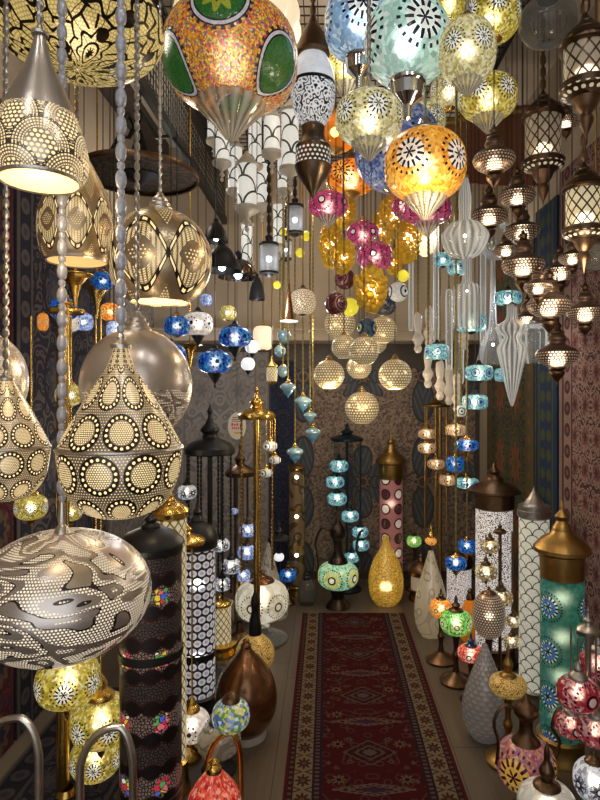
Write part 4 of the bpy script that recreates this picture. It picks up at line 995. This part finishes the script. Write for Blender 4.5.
tower(459,3.95,24,566,606,538,p_lit,'low bronze lamp with lit lace panel behind the blue column of globes',metal=bronze,style='dome',name='table_tower_lamp',bulbs=1)
vase(241,3.85,[(6,618),(9,610),(9,598),(4,588),(3,578)],clear,'small clear glass bottle lamp on the floor behind the milky white globe',name='glass_bottle_lamp',neck=6)
vase(307,4.2,[(7,598),(9,592),(8,580),(3,572)],smoke,'smoky glass bottle by the foot of the brass tube tower',name='glass_bottle_lamp',neck=6,neckm=black)
vase(231,2.9,[(5,700),(9,694),(11,684),(8,674),(3,668)],clear,'clear glass bottle lamp on the floor behind the copper teardrop',name='glass_bottle_lamp',neck=10)
vase(470,3.6,[(8,640),(12,630),(12,618),(7,606),(3,598)],ambergl,'amber glass vase lamp behind the green and orange table lamps',name='glass_vase_lamp',neck=10,neckm=bronze)
# ------------------------------------------------------------------ big silver lamps, left
SV='hanging lamp'
for i in range(7): occ(.66+.58*i/6,3.3,.055,2.5,3.2)
q=at(140,176,2.75); occ(q.x,2.75,57*2.75/F*1.06,q.z-.08,q.z+.9)
globe(78,25,1.55,168,p_bowl,'huge shallow filigree bowl lamp glowing yellow at the upper left',asp=.53,cap=oldbrass,cord='chain',name='filigree_bowl_pendant',sq=1,cut=.02,rz=0.3)
teardrop(40,160,1.1,92,[(38,182),(44,172),(46,160),(43,140),(35,115),(24,90),(13,65),(7,45),(5,33)],p_fan,'silver teardrop lamp with fan-shaped dot piercing and lit open bottom, upper left')
teardrop(77,235,1.9,74,[(29,262),(33,255),(36,240),(37,225),(33,205),(25,185),(15,165),(8,152),(5,146)],p_fan2,'smaller golden teardrop lamp with crossed dotted bands, hanging just behind the fan-pierced one')
cut_globe(160,260,1.75,102,p_sweep,'round silver lamp with sweeping dotted arches and a lit open bottom, on a slim chain',asp=1.0,cutz=-.82,cord='chain')
cut_globe(137,385,2.1,108,p_leaf2,'plain smooth silver globe lamp half hidden behind the onion-shaped lamp',asp=1.05,cutz=-.95,cord='chain')
teardrop(121,446,1.35,120,[(4,517),(18,516),(34,510),(47,498),(55,481),(58.5,464),(60,448),(52,432),(40,410),(25,385),(12,364),(6,345)],p_onion,'onion-shaped silver lamp pierced with dotted rings, hanging on a thick beaded chain',cord='bead',open_bottom=False,seam=True)
cut_globe(-9,381,1.5,68,p_leaf,'silver globe lamp cut off by the left edge of the view',asp=1.35,cutz=-1.25,cord='bead')
teardrop(6,446,1.65,82,[(4,500),(16,499),(28,491),(37,475),(41,447),(33,430),(22,408),(11,388),(5,378)],p_onion,'onion-shaped silver lamp at the left edge, beside the larger one',cord='chain',open_bottom=False,seam=True)
r=cut_globe(62,594,1.27,172,p_disk,'wide flattened silver lamp with sweeping pierced leaves, lowest on the left',asp=.74,cutz=-.70,cord='bead',name='pierced_pendant',seg=64,smallcap=True)

# ring chandelier
d=2.75; r=thing('ring_chandelier','black filigree ring chandelier with gilt rim, beyond the round silver lamp','chandelier',at(140,176,d)); R=57*d/F
part('plate',MB().lathe([(R*.35,.0),(R*.98,.004),(R*.98,.012),(R*.35,.012)],48),p_ring,r)
part('rim',MB().lathe([(R*.97,-.008),(R,-.01),(R*1.015,.0),(R,.018),(R*.97,.016)],56),bronze,r)
part('hub',MB().lathe([(.001,-.05),(.03,-.03),(R*.36,-.005),(R*.36,.02),(.05,.09),(.015,.2),(.001,.21)],24),black,r)
for k in range(3):
    a=2*pi*k/3+.5; c_,s_=R*.95*cos(a),R*.95*sin(a)
    part('arm',MB().tube([(c_,s_,.02),(c_*.95,s_*.95,.12),(c_*.6,s_*.6,.22),(c_*.3,s_*.3,.20),(.0,.0,.30)],.011,6),black,r)
part('chain',cord_mesh('chain',top_z(r.location.x)-r.location.z-.2),black,r,(0,0,.2))

# ------------------------------------------------------------------ big mosaic globes
globe(231,58,2.0,134,m_redgr,'large orange mosaic lamp with green oval medallions and a ribbed crystal tip',asp=.74,cap=chrome,fin='crystal',cord='chain',sq=.8,rz=0.0)
# scalloped warm shade
ribbed(238,10,2.45,120,[(20,40),(48,34),(60,18),(58,0),(50,-20),(30,-40),(12,-50)],'scalloped clear glass lamp glowing warm, above the orange mosaic lamp',mat=opalwarm,rib=(.12,14))
globe(407,43,1.9,86,m_mint,'mint and white mosaic globe with a star, sitting in a chrome socket cup',asp=.94,cap=chrome,fin='cup',cord='chain',bm=bulbc)
globe(359,24,2.15,70,m_sky,'pale blue mosaic globe in a chrome socket cup, just behind the mint one',asp=1.02,cap=chrome,fin='cup',cord='chain',bm=bulbc)
globe(397,148,2.65,86,m_blu2,'slate blue mosaic globe behind the orange-yellow one',asp=1.0,cap=chrome,fin='stub',cord='chain')
globe(346,68,2.7,52,m_yel,'yellow mosaic globe mostly hidden behind the pale blue one',asp=.75,fin='crystal',cord='chain')
globe(369,119,2.25,68,m_pale,'flattened cream-yellow mosaic lamp with a crystal tip, below the pale blue globe',asp=.76,cap=crystal,fin='crystal',cord='chain')
globe(425,166,2.05,82,m_org,'orange-yellow mosaic lamp with a black star and crystal tip, lowest of the upper globes',asp=.85,cap=chrome,fin='crystal',cord='chain')
globe(424,121,2.35,44,m_pale,'small pale mosaic globe peeping over the orange-yellow lamp',asp=.75,cap=crystal,cord='chain')
globe(492,17,2.05,56,m_yel,'yellow star mosaic globe at the top, rightmost of the yellow group',asp=.85,cord='chain',fin='stub')
globe(467,52,1.9,58,m_pale,'tall cream mosaic globe with black dots in the upper yellow group',asp=1.1,cord='chain',fin='crystal')
globe(488,98,2.2,58,m_yel,'yellow star mosaic lamp with crystal tip, lowest of the upper yellow group',asp=.74,cord='chain',fin='crystal')
globe(449,92,2.5,38,m_pale,'small cream mosaic globe behind the tall one in the upper yellow group',asp=.9,cord='chain',fin='stub')
globe(449,4,2.4,44,m_yel,'yellow mosaic globe cut by the top edge, beside the mint globe',asp=.8,cord='chain')
globe(335,132,2.9,46,ambergl,'brown amber glass globe under the yellow mosaic lamps',asp=.85,cap=oldbrass,fin='stub',name='amber_pendant')
globe(351,178,3.0,52,m_amb,'bright orange filigree lamp above the grape clusters',asp=.62,cap=oldbrass,fin='stub',name='amber_pendant')
globe(600,62,1.75,26,m_amb,'red and amber mosaic globe cut by the right edge',asp=1.1,cap=oldbrass,fin='stub')
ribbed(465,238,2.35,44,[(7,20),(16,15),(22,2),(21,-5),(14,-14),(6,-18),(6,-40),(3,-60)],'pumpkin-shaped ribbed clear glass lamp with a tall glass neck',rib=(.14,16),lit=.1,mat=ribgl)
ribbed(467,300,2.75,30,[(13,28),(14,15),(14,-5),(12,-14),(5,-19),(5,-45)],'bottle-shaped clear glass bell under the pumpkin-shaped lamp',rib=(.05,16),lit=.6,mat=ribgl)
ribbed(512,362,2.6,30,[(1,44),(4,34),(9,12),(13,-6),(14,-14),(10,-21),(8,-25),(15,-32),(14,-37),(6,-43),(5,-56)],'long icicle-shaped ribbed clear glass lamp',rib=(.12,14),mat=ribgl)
# ------------------------------------------------------------------ ivory tube lanterns
TL=[(247,165,207,2.6,23,'ivory tube lantern with scallop net, lowest of the tube cluster'),(290,112,168,2.6,21,'ivory tube lantern with pointed cap beside the white scroll lantern'),
(272,118,152,2.9,20,'ivory tube lantern second from the white scroll lantern'),(222,122,162,2.9,18,'ivory tube lantern nearest the netted left edge of the ceiling'),
(235,148,190,3.1,17,'thin ivory tube lantern behind the lowest one'),(255,115,165,3.3,16,'textured ivory tube lantern in the middle of the cluster'),
(231,100,140,3.35,16,'ivory tube lantern tucked under the orange mosaic lamp'),(284,150,190,3.3,16,'ivory tube lantern below the pointed-cap one'),(262,160,205,3.5,16,'far ivory tube lantern right behind the lowest one'),
(214,108,140,3.2,16,'ivory tube lantern under the left side of the orange mosaic lamp'),(279,205,245,3.6,14,'slim ivory tube lantern between the two black-capped jar lanterns'),(247,225,262,3.7,14,'slim ivory tube lantern left of the black-capped jar lantern')]
for x,y0,y1,d,w_,lb in TL: tube_lantern(x,y0,y1,d,w_,lb)
# white scroll lantern
d=fit(313,90,2.7,44,5.1,3.4); w_=44; R=w_/2*d/F
r=thing('scroll_glass_lantern','white glass lantern with black scrollwork between dark bronze domes','lantern',at(313,90,d),None,.4,R)
part('shade',MB().lathe(cr([(.45,-1.6),(.74,-1.3),(.96,-.7),(1.02,0),(.94,.8),(.74,1.3),(.6,1.55)],4),32),p_wht,r)
part('roof',MB().lathe(cr([(.62,1.5),(.78,1.6),(.74,1.85),(.6,2.3),(.42,2.7),(.24,3.0),(.1,3.4)],3),28),bronze,r)
part('lower_gallery',MB().lathe([(.4,-1.55),(.55,-1.7),(.5,-2.0),(.62,-2.4),(.8,-2.6),(.8,-3.4),(.86,-3.5),(.7,-3.9),(.4,-4.3),(.15,-4.7),(.001,-5.0)],32),p_gal2 if 'p_gal2' in globals() else p_star,r)
hang(r,R,3.3,'iron')
# little ribbed glass lanterns with black caps
def jar(px,py,d,w_,h,label):
    d=fit(px,py,d,w_,h/w_+.5,h/w_+1.1); R=w_/2*d/F; r=thing('jar_lantern',label,'lantern',at(px,py,d),None,0,R); a=h/w_
    part('shade',MB().lathe([(.8,-a),(.9,-a*.9),(.9,a*.9),(.8,a)],32,rib=(.06,16)),jarm,r)
    part('cap',MB().lathe([(.95,a*.95),(1,a),(.95,a+.2),(.3,a+.35),(.4,a+.8),(.1,a+1.1),(.001,a+1.12)],20),black,r)
    part('base',MB().lathe([(.001,-a-.5),(.3,-a-.4),(.5,-a-.15),(.95,-a-.1),(1,-a+.1),(.85,-a+.15)],20),black,r)
    part('bulb',MB().ball((0,0,0),.3,10,6),bulbc,r)
    hang(r,R,a+1.1,'iron',black)

jar(269,259,3.0,20,28,'ribbed glass jar lantern with black caps, on a black beaded chain')
jar(295,220,3.2,18,26,'ribbed glass jar lantern behind and above the nearer black-capped one')
jar(286,250,3.6,12,18,'tiny glass jar lantern between the two ribbed jar lanterns')
# ------------------------------------------------------------------ magenta, grapes, beads
for x,y,d,w_,h,lb in [(328,205,3.0,40,26,'magenta mosaic lamp highest on the left above the grape clusters'),(363,235,3.25,34,26,'magenta mosaic lamp in the middle, second of three stepping down'),
 (375,257,2.95,36,30,'magenta mosaic lamp lowest of its cluster, over the round gold lamps'),(427,211,2.75,50,26,'wide magenta lamp directly behind the crystal tip of the orange-yellow lamp'),(403,206,3.3,24,20,'small magenta lamp half hidden by its wide neighbour')]:
    globe(x,y,d,w_,m_mag,lb,asp=h/w_,cap=chrome,fin='crystal',finm=pinkgl if w_<40 else crystal,cord='cord')
for x,y,d,w_,h,lb in [(331,246,3.15,28,48,'long golden grape cluster lamp leftmost under the magenta lamps'),(345,212,3.4,26,36,'golden grape cluster lamp beside the highest magenta lamp'),
 (343,257,3.35,28,36,'golden grape cluster lamp just below and right of the long leftmost one'),(371,290,3.1,40,46,'golden grape cluster lamp right above the blue-green bead, lowest of all'),
 (394,216,3.15,32,46,'golden grape cluster lamp beside the wide magenta lamp'),(408,238,3.0,32,52,'long golden grape cluster lamp rightmost of its kind'),
 (382,232,3.5,26,44,'golden grape cluster lamp between two magenta ones'),(394,262,3.35,22,28,'small golden grape cluster lamp below the rightmost ones')]:
    grapes(x,y,d,w_,h,lb)
for x,y,d,w_,mt,lb in [(345,279,3.55,21,m_mar,'maroon eye bead hanging higher under the grape clusters'),(336,304,3.25,23,m_mar,'maroon eye bead hanging just above the round gold lamps'),(350,307,3.6,18,m_yg,'shiny yellow bead next to the maroon eye bead'),
 (398,292,3.15,20,m_weye,'white bead with ring pattern beside the black bead'),(385,304,3.3,24,m_blk,'black speckled bead beside the white ring bead'),(367,328,3.05,20,m_beye,'dark bead with a blue and green eye in front of the gold globes'),
 (403,276,3.7,12,m_yg,'small yellow bead behind the white ring bead')]:
    bead_pendant(x,y,d,w_,mt,lb)
for x,y,d,w_,lb in [(340,324,3.45,31,'pierced gold globe lamp at the upper left of its cluster'),(344,347,3.7,25,'pierced gold globe lamp tucked behind the upper left one'),(383,330,3.65,28,'pierced gold globe lamp at the upper right of its cluster'),
 (376,343,3.95,22,'pierced gold globe lamp low behind the upper right one'),(364,351,3.3,30,'pierced gold globe lamp in the centre of its cluster'),(359,367,3.6,25,'pierced gold globe lamp showing under the central one'),
 (329,375,3.2,31,'pierced gold globe lamp hanging alone at the left of its cluster'),(395,375,3.25,33,'pierced gold globe lamp hanging alone at the right of its cluster'),(362,408,3.1,34,'pierced gold globe lamp lowest of its cluster')]:
    cut_globe(x,y,d,w_,p_gold,lb,asp=.97,cutz=-.88,cord='cord',name='gold_globe_pendant',capm=oldbrass,seg=36)
# ------------------------------------------------------------------ bronze saucers, lanterns right
for x,y,d,w_,lb in [(494,160,2.3,42,'bronze pierced saucer lamp highest of the right-hand group, below the yellow mosaics'),(517,196,2.65,36,'bronze pierced saucer lamp beside the dim lattice lantern'),(489,216,2.5,37,'bronze pierced saucer lamp above the clear bell glass'),
 (522,231,2.85,35,'bronze pierced saucer lamp in the middle column, second down'),(523,265,2.42,42,'bronze pierced saucer lamp with wide dish in the middle column, third down'),(560,272,2.75,32,'bronze pierced saucer lamp under the dim lattice lantern'),
 (549,305,2.3,43,'broad bronze saucer lamp left of the lit lattice lantern tip'),(527,320,2.7,30,'small bronze saucer lamp above the net-patterned glass'),(585,312,2.4,36,'bronze saucer lamp directly under the lit lattice lantern'),
 (557,355,2.5,42,'bronze pierced saucer lamp lowest of the right-hand group'),(566,122,2.75,26,'small bronze saucer lamp between the upper lattice lanterns'),(538,287,3.1,28,'small bronze saucer lamp peeping out behind the broad one'),(572,258,2.9,26,'small bronze saucer lamp half behind the lit lattice lantern'),(506,250,2.95,26,'small far bronze saucer lamp left of the middle column')]:
    saucer(x,y,d,w_,lb)
lattice_lantern(543,118,160,2.35,40,'dim bronze lattice lantern hanging left of the lit one',lit=False)
lattice_lantern(584,190,228,2.15,40,'brightly lit bronze lattice lantern on the right',lit=True)
lattice_lantern(586,48,84,1.85,50,'large half-lit bronze lattice lantern in the top right corner',lit=False)
globe(548,22,2.25,56,smoke,'smoky clear glass globe at the top between the chains',asp=.8,cap=black,name='glass_pendant',lit=False)
globe(596,256,2.35,32,smoke,'smoky clear glass globe at the right edge under the lit lantern',asp=.9,cap=bronze,name='glass_pendant',lit=False)
# ------------------------------------------------------------------ clear glass
ribbed(497,240,2.95,36,[(10,18),(17,8),(18,-4),(15,-12),(6,-20),(3,-30)],'clear glass bowl-shaped bell below the bronze saucers',rib=None,mat=clear)
ribbed(493,343,2.95,34,[(17,22),(13,5),(8,-8),(4,-20),(2.6,-60),(2.2,-100)],'clear glass cone lamp on a long thin glass stem',rib=None,mat=clear,lit=-.1)
ribbed(534,343,3.0,34,[(13,20),(15,8),(16,-8),(14,-16),(5,-20)],'clear glass cup with a white net pattern behind the bronze saucers',rib=(.08,12),mat=clearb)
ribbed(425,238,2.9,25,[(3,18),(9,13),(12,4),(11,-2),(7,-6),(10,-10),(9,-14),(6,-20)],'white crackle glass lamp with a pinched waist under the wide magenta lamp',mat=opalwarm,rib=None)
# ------------------------------------------------------------------ turquoise flat globes
for x,y,d,w_,h,lb in [(443,260,3.1,18,14,'small turquoise mosaic lamp left of the pumpkin-shaped glass'),(457,268,2.95,20,14,'small turquoise mosaic lamp touching the pumpkin-shaped glass from below'),(471,323,2.5,31,19,'turquoise mosaic lamp in front of the bottle-shaped glass'),
 (508,298,2.8,27,14,'turquoise mosaic lamp hanging above the icicle-shaped glass'),(437,352,3.0,25,16,'turquoise eye mosaic lamp beside the white glass tubes'),(479,373,2.75,28,16,'turquoise mosaic lamp at the foot of the glass cone'),(502,375,3.2,15,14,'little turquoise mosaic lamp behind the icicle-shaped glass'),
 (475,402,2.9,26,15,'turquoise eye mosaic lamp lowest of the hanging turquoise ones')]:
    globe(x,y,d,w_,m_turq,lb,asp=h/w_,cap=black,fin='stub',cord='cord',sq=.55,finm=black)
# white glass tubes
for x,y,d,lb in [(418,333,3.4,'knobbly white glass tube lamp leftmost beside the gold globes'),(429,327,3.6,'knobbly white glass tube lamp second from the left'),(428,368,3.5,'short curled white glass tube lamp below the turquoise eye lamp'),(440,380,3.4,'white glass drop lamp below the knobbly tubes'),(449,385,3.65,'tall clear white tube lamp between the brass rods'),(457,393,3.3,'clear white tube lamp nearest the lowest turquoise lamp'),(464,330,3.5,'slim white glass tube lamp behind the front turquoise lamp')]:
    ribbed(x,y,d,11,[(2,20),(4,16),(3,12),(5.5,6),(3,0),(4,-8),(4,-16),(2,-20)],lb,mat=opal2 if 'opal2' in globals() else clearb,rib=None,name='glass_tube_pendant',cord='twist',cap=brass)
for x,y0,y1,d,w_,lb in [(411,225,330,3.8,5,'long thin clear glass rod lamp near the gold globes'),(436,200,340,3.9,6,'long thin clear glass rod lamp behind the small turquoise pair'),(449,290,370,3.55,7,'long clear glass rod lamp left of the bottle-shaped glass'),(483,250,345,3.3,6,'long clear glass rod lamp between bottle glass and cone glass'),(460,340,385,3.7,8,'clear glass rod lamp behind the column of small globes')]:
    ribbed(x,(y0+y1)/2,d,w_,[(1,(y1-y0)/2),(w_/2,(y1-y0)/2-4),(w_/2,0),(w_/2,-(y1-y0)/2+4),(1,-(y1-y0)/2)],lb,mat=clearb,rib=None,name='glass_rod_pendant',cord='twist',cap=brass)
for x,y,d,w_,mt,lb in [(277,285,3.2,8,m_yg,'small yellow-green bead under the nearer jar lantern'),(300,253,3.4,9,m_yg,'yellow bead on a cord below the farther jar lantern'),(284,232,3.6,8,m_yg,'tiny yellow bead between the jar lanterns'),(306,236,3.7,10,m_yg,'yellow bead at the left of the golden grape clusters')]:
    bead_pendant(x,y,d,w_,mt,lb)
# right column of blue globes on brass rods
for x,y,d,w_,h,mt,lb in [(461,411,3.2,12,12,m_weye,'small white glass ball under the lowest hanging turquoise lamp'),(456,430,3.3,21,12,m_eyeg,'cream eye-pattern globe above the blue column'),(467,445,3.1,23,12,m_blue,'flat blue mosaic globe highest of the blue column on the right'),(455,464,3.3,18,16,m_blue,'round blue mosaic globe second down in the blue column'),
  (467,483,3.1,24,11,m_turq,'flat teal mosaic globe in the middle of the blue column'),(467,546,3.1,18,14,m_blue,'blue mosaic globe low on the nearer brass rod'),(456,563,3.3,21,13,m_blue,'blue mosaic globe lowest of the blue column, over the green lamp')]:
    globe(x,y,d,w_,mt,lb,asp=h/w_,cap=brass,fin='drop' if h>11 else 'stub',finm=brass,cord='twist',sq=.7)
# ------------------------------------------------------------------ left middle: blue and small lamps
for x,y,d,w_,h,mt,lb in [(235,337,2.9,33,21,m_blue,'deep blue mosaic lamp, higher of the pair by the grey carpet'),(215,362,2.7,34,23,m_blue,'deep blue mosaic lamp with black drop, lower of the pair by the grey carpet'),
 (103,281,2.45,20,18,m_blue,'small blue mosaic lamp under the smaller golden teardrop lamp'),(64,309,2.4,27,22,m_blue,'blue mosaic lamp behind the beaded chain on the left'),(69,323,2.75,20,18,m_white,'white dotted mosaic lamp just beneath the leftmost blue one'),(110,312,2.6,19,18,m_orange,'small orange mosaic lamp left of the thick beaded chain'),
 (114,331,2.4,15,20,m_lav,'small lavender-blue lamp left of the thick beaded chain'),(177,326,2.75,26,20,m_blue,'blue mosaic lamp below the open bottom of the round silver lamp'),(198,324,2.6,30,24,m_white,'white mosaic globe with black dots right of the round silver lamp'),(171,356,2.5,30,24,m_blue,'blue mosaic lamp peering over the smooth silver globe'),
 (43,322,2.45,11,18,m_orange,'tiny orange lamp behind the beaded chain'),(206,300,3.0,12,12,m_lav,'tiny blue lamp at the shoulder of the round silver lamp'),(228,313,3.1,17,15,m_yel,'small yellow spotted lamp under the black bell lamps'),(84,322,2.8,18,18,m_lav,'violet-blue lamp between two chains on the left')]:
    globe(x,y,d,w_,mt,lb,asp=h/w_,cap=black if w_>28 else oldbrass,fin='drop' if w_>28 else 'stub',finm=black if w_>28 else oldbrass,cord='cord',sq=.75)
# brass horn lamps
for x,y,d,w_,lb in [(75,285,2.6,36,'brass trumpet-shaped lamp under the smaller golden teardrop'),(97,296,2.75,30,'brass trumpet-shaped lamp beside the small blue one'),(190,352,2.9,26,'brass trumpet-shaped lamp behind the white dotted globe')]:
    d=fit(x,y,d,w_,1.5,.62); R=w_/2*d/F; r=thing('trumpet_pendant',lb,'hanging lamp',at(x,y,d),None,0,R)
    part('shade',MB().lathe(cr([(.12,-.9),(.2,-.5),(.35,.0),(.65,.4),(1,.55)],4)+[(1.02,.6),(.9,.62),(.001,.6)],24),brass,r); part('drop',MB().lathe([(.001,-1.5),(.1,-1.4),(.06,-1.2),(.16,-1),(.14,-.88)],12),brass,r)
    hang(r,R,.6,'rod',brass)
# black bell lamps
for x,y,d,w_,h,lb in [(222,258,3.0,38,26,'black metal bell lamp on the left below the netting'),(238,268,3.3,40,20,'wide dark chrome dish lamp just right of the black bell lamp'),(216,232,3.3,24,20,'small round black lamp above the bell lamp'),(257,288,3.3,16,24,'dark bronze drop lamp under the black-capped jar lantern')]:
    d=fit(x,y,d,w_,h/w_,h/w_+.36); R=w_/2*d/F; a=h/w_; r=thing('bell_pendant',lb,'hanging lamp',at(x,y,d),None,0,R)
    part('shade',MB().lathe(cr([(1,-a),(.93,-a*.5),(.75,a*.2),(.45,a*.7),(.15,a)],4),28),black if w_!=40 else chromed,r)
    part('bulb',MB().ball((0,0,-a*.7),.2,10,6),bulbc,r)
    part('cap',MB().lathe([(.2,a*.95),(.22,a+.2),(.08,a+.35),(.001,a+.36)],12),black,r); hang(r,R,a+.34,'cord')
# white balls, cream shades and brown cone near the brass post
for x,y,d,w_,lb in [(252,347,3.3,14,'small white glass ball lamp, higher of two beside the blue pair'),(248,364,3.3,14,'small white glass ball lamp, lower of two beside the blue pair')]:
    globe(x,y,d,w_,opal,lb,asp=1,cap=black,fin='drop',finm=black,cord='cord',name='glass_ball_pendant',sq=1)
for x,y,d,w_,lb in [(284,336,3.4,14,'pearly glass ball lamp highest in the short string by the far left corner'),(280,351,3.5,12,'pearly glass ball lamp second in the short string by the far left corner'),(283,371,3.45,12,'pearly glass ball lamp third in the short string by the far left corner')]:
    globe(x,y,d,w_,m_pearl,lb,asp=1,cap=brass,fin='stub',finm=m_pearl2,cord='twist',name='glass_ball_pendant',sq=1)
for x,y,w_,d,lb in [(288,388,16,3.2,'pearl-blue drop lamp highest of the string down the left corner'),(303,402,17,3.4,'pearl-blue drop lamp second of the string down the left corner'),(310,416,13,3.6,'pearl-blue drop lamp third of the string down the left corner'),(313,433,16,3.8,'pearl-blue drop lamp near the domed turquoise tower'),(295,453,17,3.5,'pearl-blue drop lamp just above the brass tube tower')]:
    onion_drop(x,y,d,w_,lb)
globe(303,302,3.6,26,p_cream,'cream pierced shade with a dark edge in front of the plaster bulkhead',asp=1.0,cap=bronze,fin='stub',name='cream_pendant',sq=.8)
globe(263,338,3.6,20,opalwarm,'striped cream glass tube lamp behind the white balls',asp=1.2,cap=brass,fin='stub',name='cream_pendant',sq=.5,lit=False)
fd=fit(289,322,3.1,18,.1,5); R=9*fd/F; r=thing('cone_pendant','brown cone pendant over a white glass plate near the left corner','hanging lamp',at(289,322,fd),None,0,R)
part('plate',MB().lathe([(.001,-.1),(1,.05),(1.02,.12),(.9,.16),(.001,.1)],24),opal,r,label='white glass plate'); part('cone',MB().lathe(cr([(.62,.1),(.5,1.0),(.3,2.4),(.12,4.2),(.05,5)],4),20),copper,r); hang(r,R,4.9,'cord')
for x,y,d,w_,h,lb in [(272,372,3.3,12,18,'small gold crystal lantern right of the brass post'),(256,396,3.05,13,16,'small gold crystal lantern on the brass post top')][:1]:
    d=fit(x,y,d,w_,h/w_*1.6,h/w_*1.82); R=w_/2*d/F; a=h/w_; r=thing('crystal_pendant',lb,'lantern',at(x,y,d),None,0,R)
    part('shade',MB().lathe([(.8,-a),(.9,-a*.5),(.9,a*.4),(.7,a*.6)],16),p_dia,r); part('cap',MB().lathe([(.9,a*.55),(1,a*.65),(.5,a),(.3,a*1.4),(.1,a*1.8),(.001,a*1.82)],16),brass,r); part('base',MB().lathe([(.001,-a*1.6),(.2,-a*1.4),(.9,-a*1.05),(.9,-a)],16),brass,r); hang(r,R,a*1.8,'rod')

# added points for light below open-bottomed lamps and among other hanging ones
for px,py,d,en,col in [(362,432,3.1,5,(1,.8,.5)),(329,398,3.2,4,(1,.8,.5)),(395,398,3.25,4,(1,.8,.5)),(303,330,3.7,4,(1,.85,.6)),(60,665,1.45,2.5,(1,.85,.6)),(160,330,1.75,2.5,(1,.8,.5)),(40,205,1.1,1.2,(1,.8,.5)),(262,40,3.0,3,(1,.86,.62)),(268,300,3.0,3,(.95,.95,1)),(475,300,3.6,2.5,(.95,.95,1)),(585,275,2.0,2.5,(1,.85,.6)),(425,215,2.05,3,(1,.85,.55))]:
    point('added_lamp_fill',at(px,py,d),en,col,.05)

# every set of repeats carries a shared phrase
GR={'gold_globe_pendant':'round pierced gold globes in the middle cluster','grape_cluster_pendant':'golden grape cluster lamps','bronze_pendant':'bronze saucer lamps on the right','lattice_lantern':'bronze lattice lanterns on the right',
'bead_pendant':'beads hanging under the grape clusters','pearl_drop_pendant':'pearl-blue drop lamps in the left corner','glass_tube_pendant':'ivory and white glass tube lamps','pierced_pendant':'pierced silver lamps on the left','jar_lantern':'black-capped glass jar lanterns',
'trumpet_pendant':'brass trumpet lamps','bell_pendant':'black bell lamps','glass_ball_pendant':'small glass ball lamps','glass_rod_pendant':'long clear glass rod lamps','glass_pendant':'clear glass lamps on the right','wall_carpet':'carpets hung on the walls',
'tower_lamp':'tall tower lamps on the floor','table_tower_lamp':'short tower lamps','tiered_floor_lamp':'tiered floor lamps','mosaic_table_lamp':'small mosaic table lamps','arched_metal_stand':'silvery swan-neck stands','ewer_lamp':'ewer-shaped lamps','teardrop_lamp':'teardrop glass lamps','glass_bottle_lamp':'glass bottle lamps','amber_pendant':'amber glass lamps','cream_pendant':'cream shades'}
tops=[o for o in SC.objects if o.parent is None and 'label' in o]
cnt={}
def gname(o):
    n=o.name.split('.')[0]
    if n=='mosaic_pendant':
        s=[k for k in o.children if k.name.startswith('shade')]
        return s[0].data.materials[0].name.replace('_',' ')+' hanging lamps' if s else None
    return GR.get(n)
for o in tops: cnt[gname(o)]=cnt.get(gname(o),0)+1
for o in tops:
    q=gname(o)
    if q and cnt[q]>1: o['group']=q
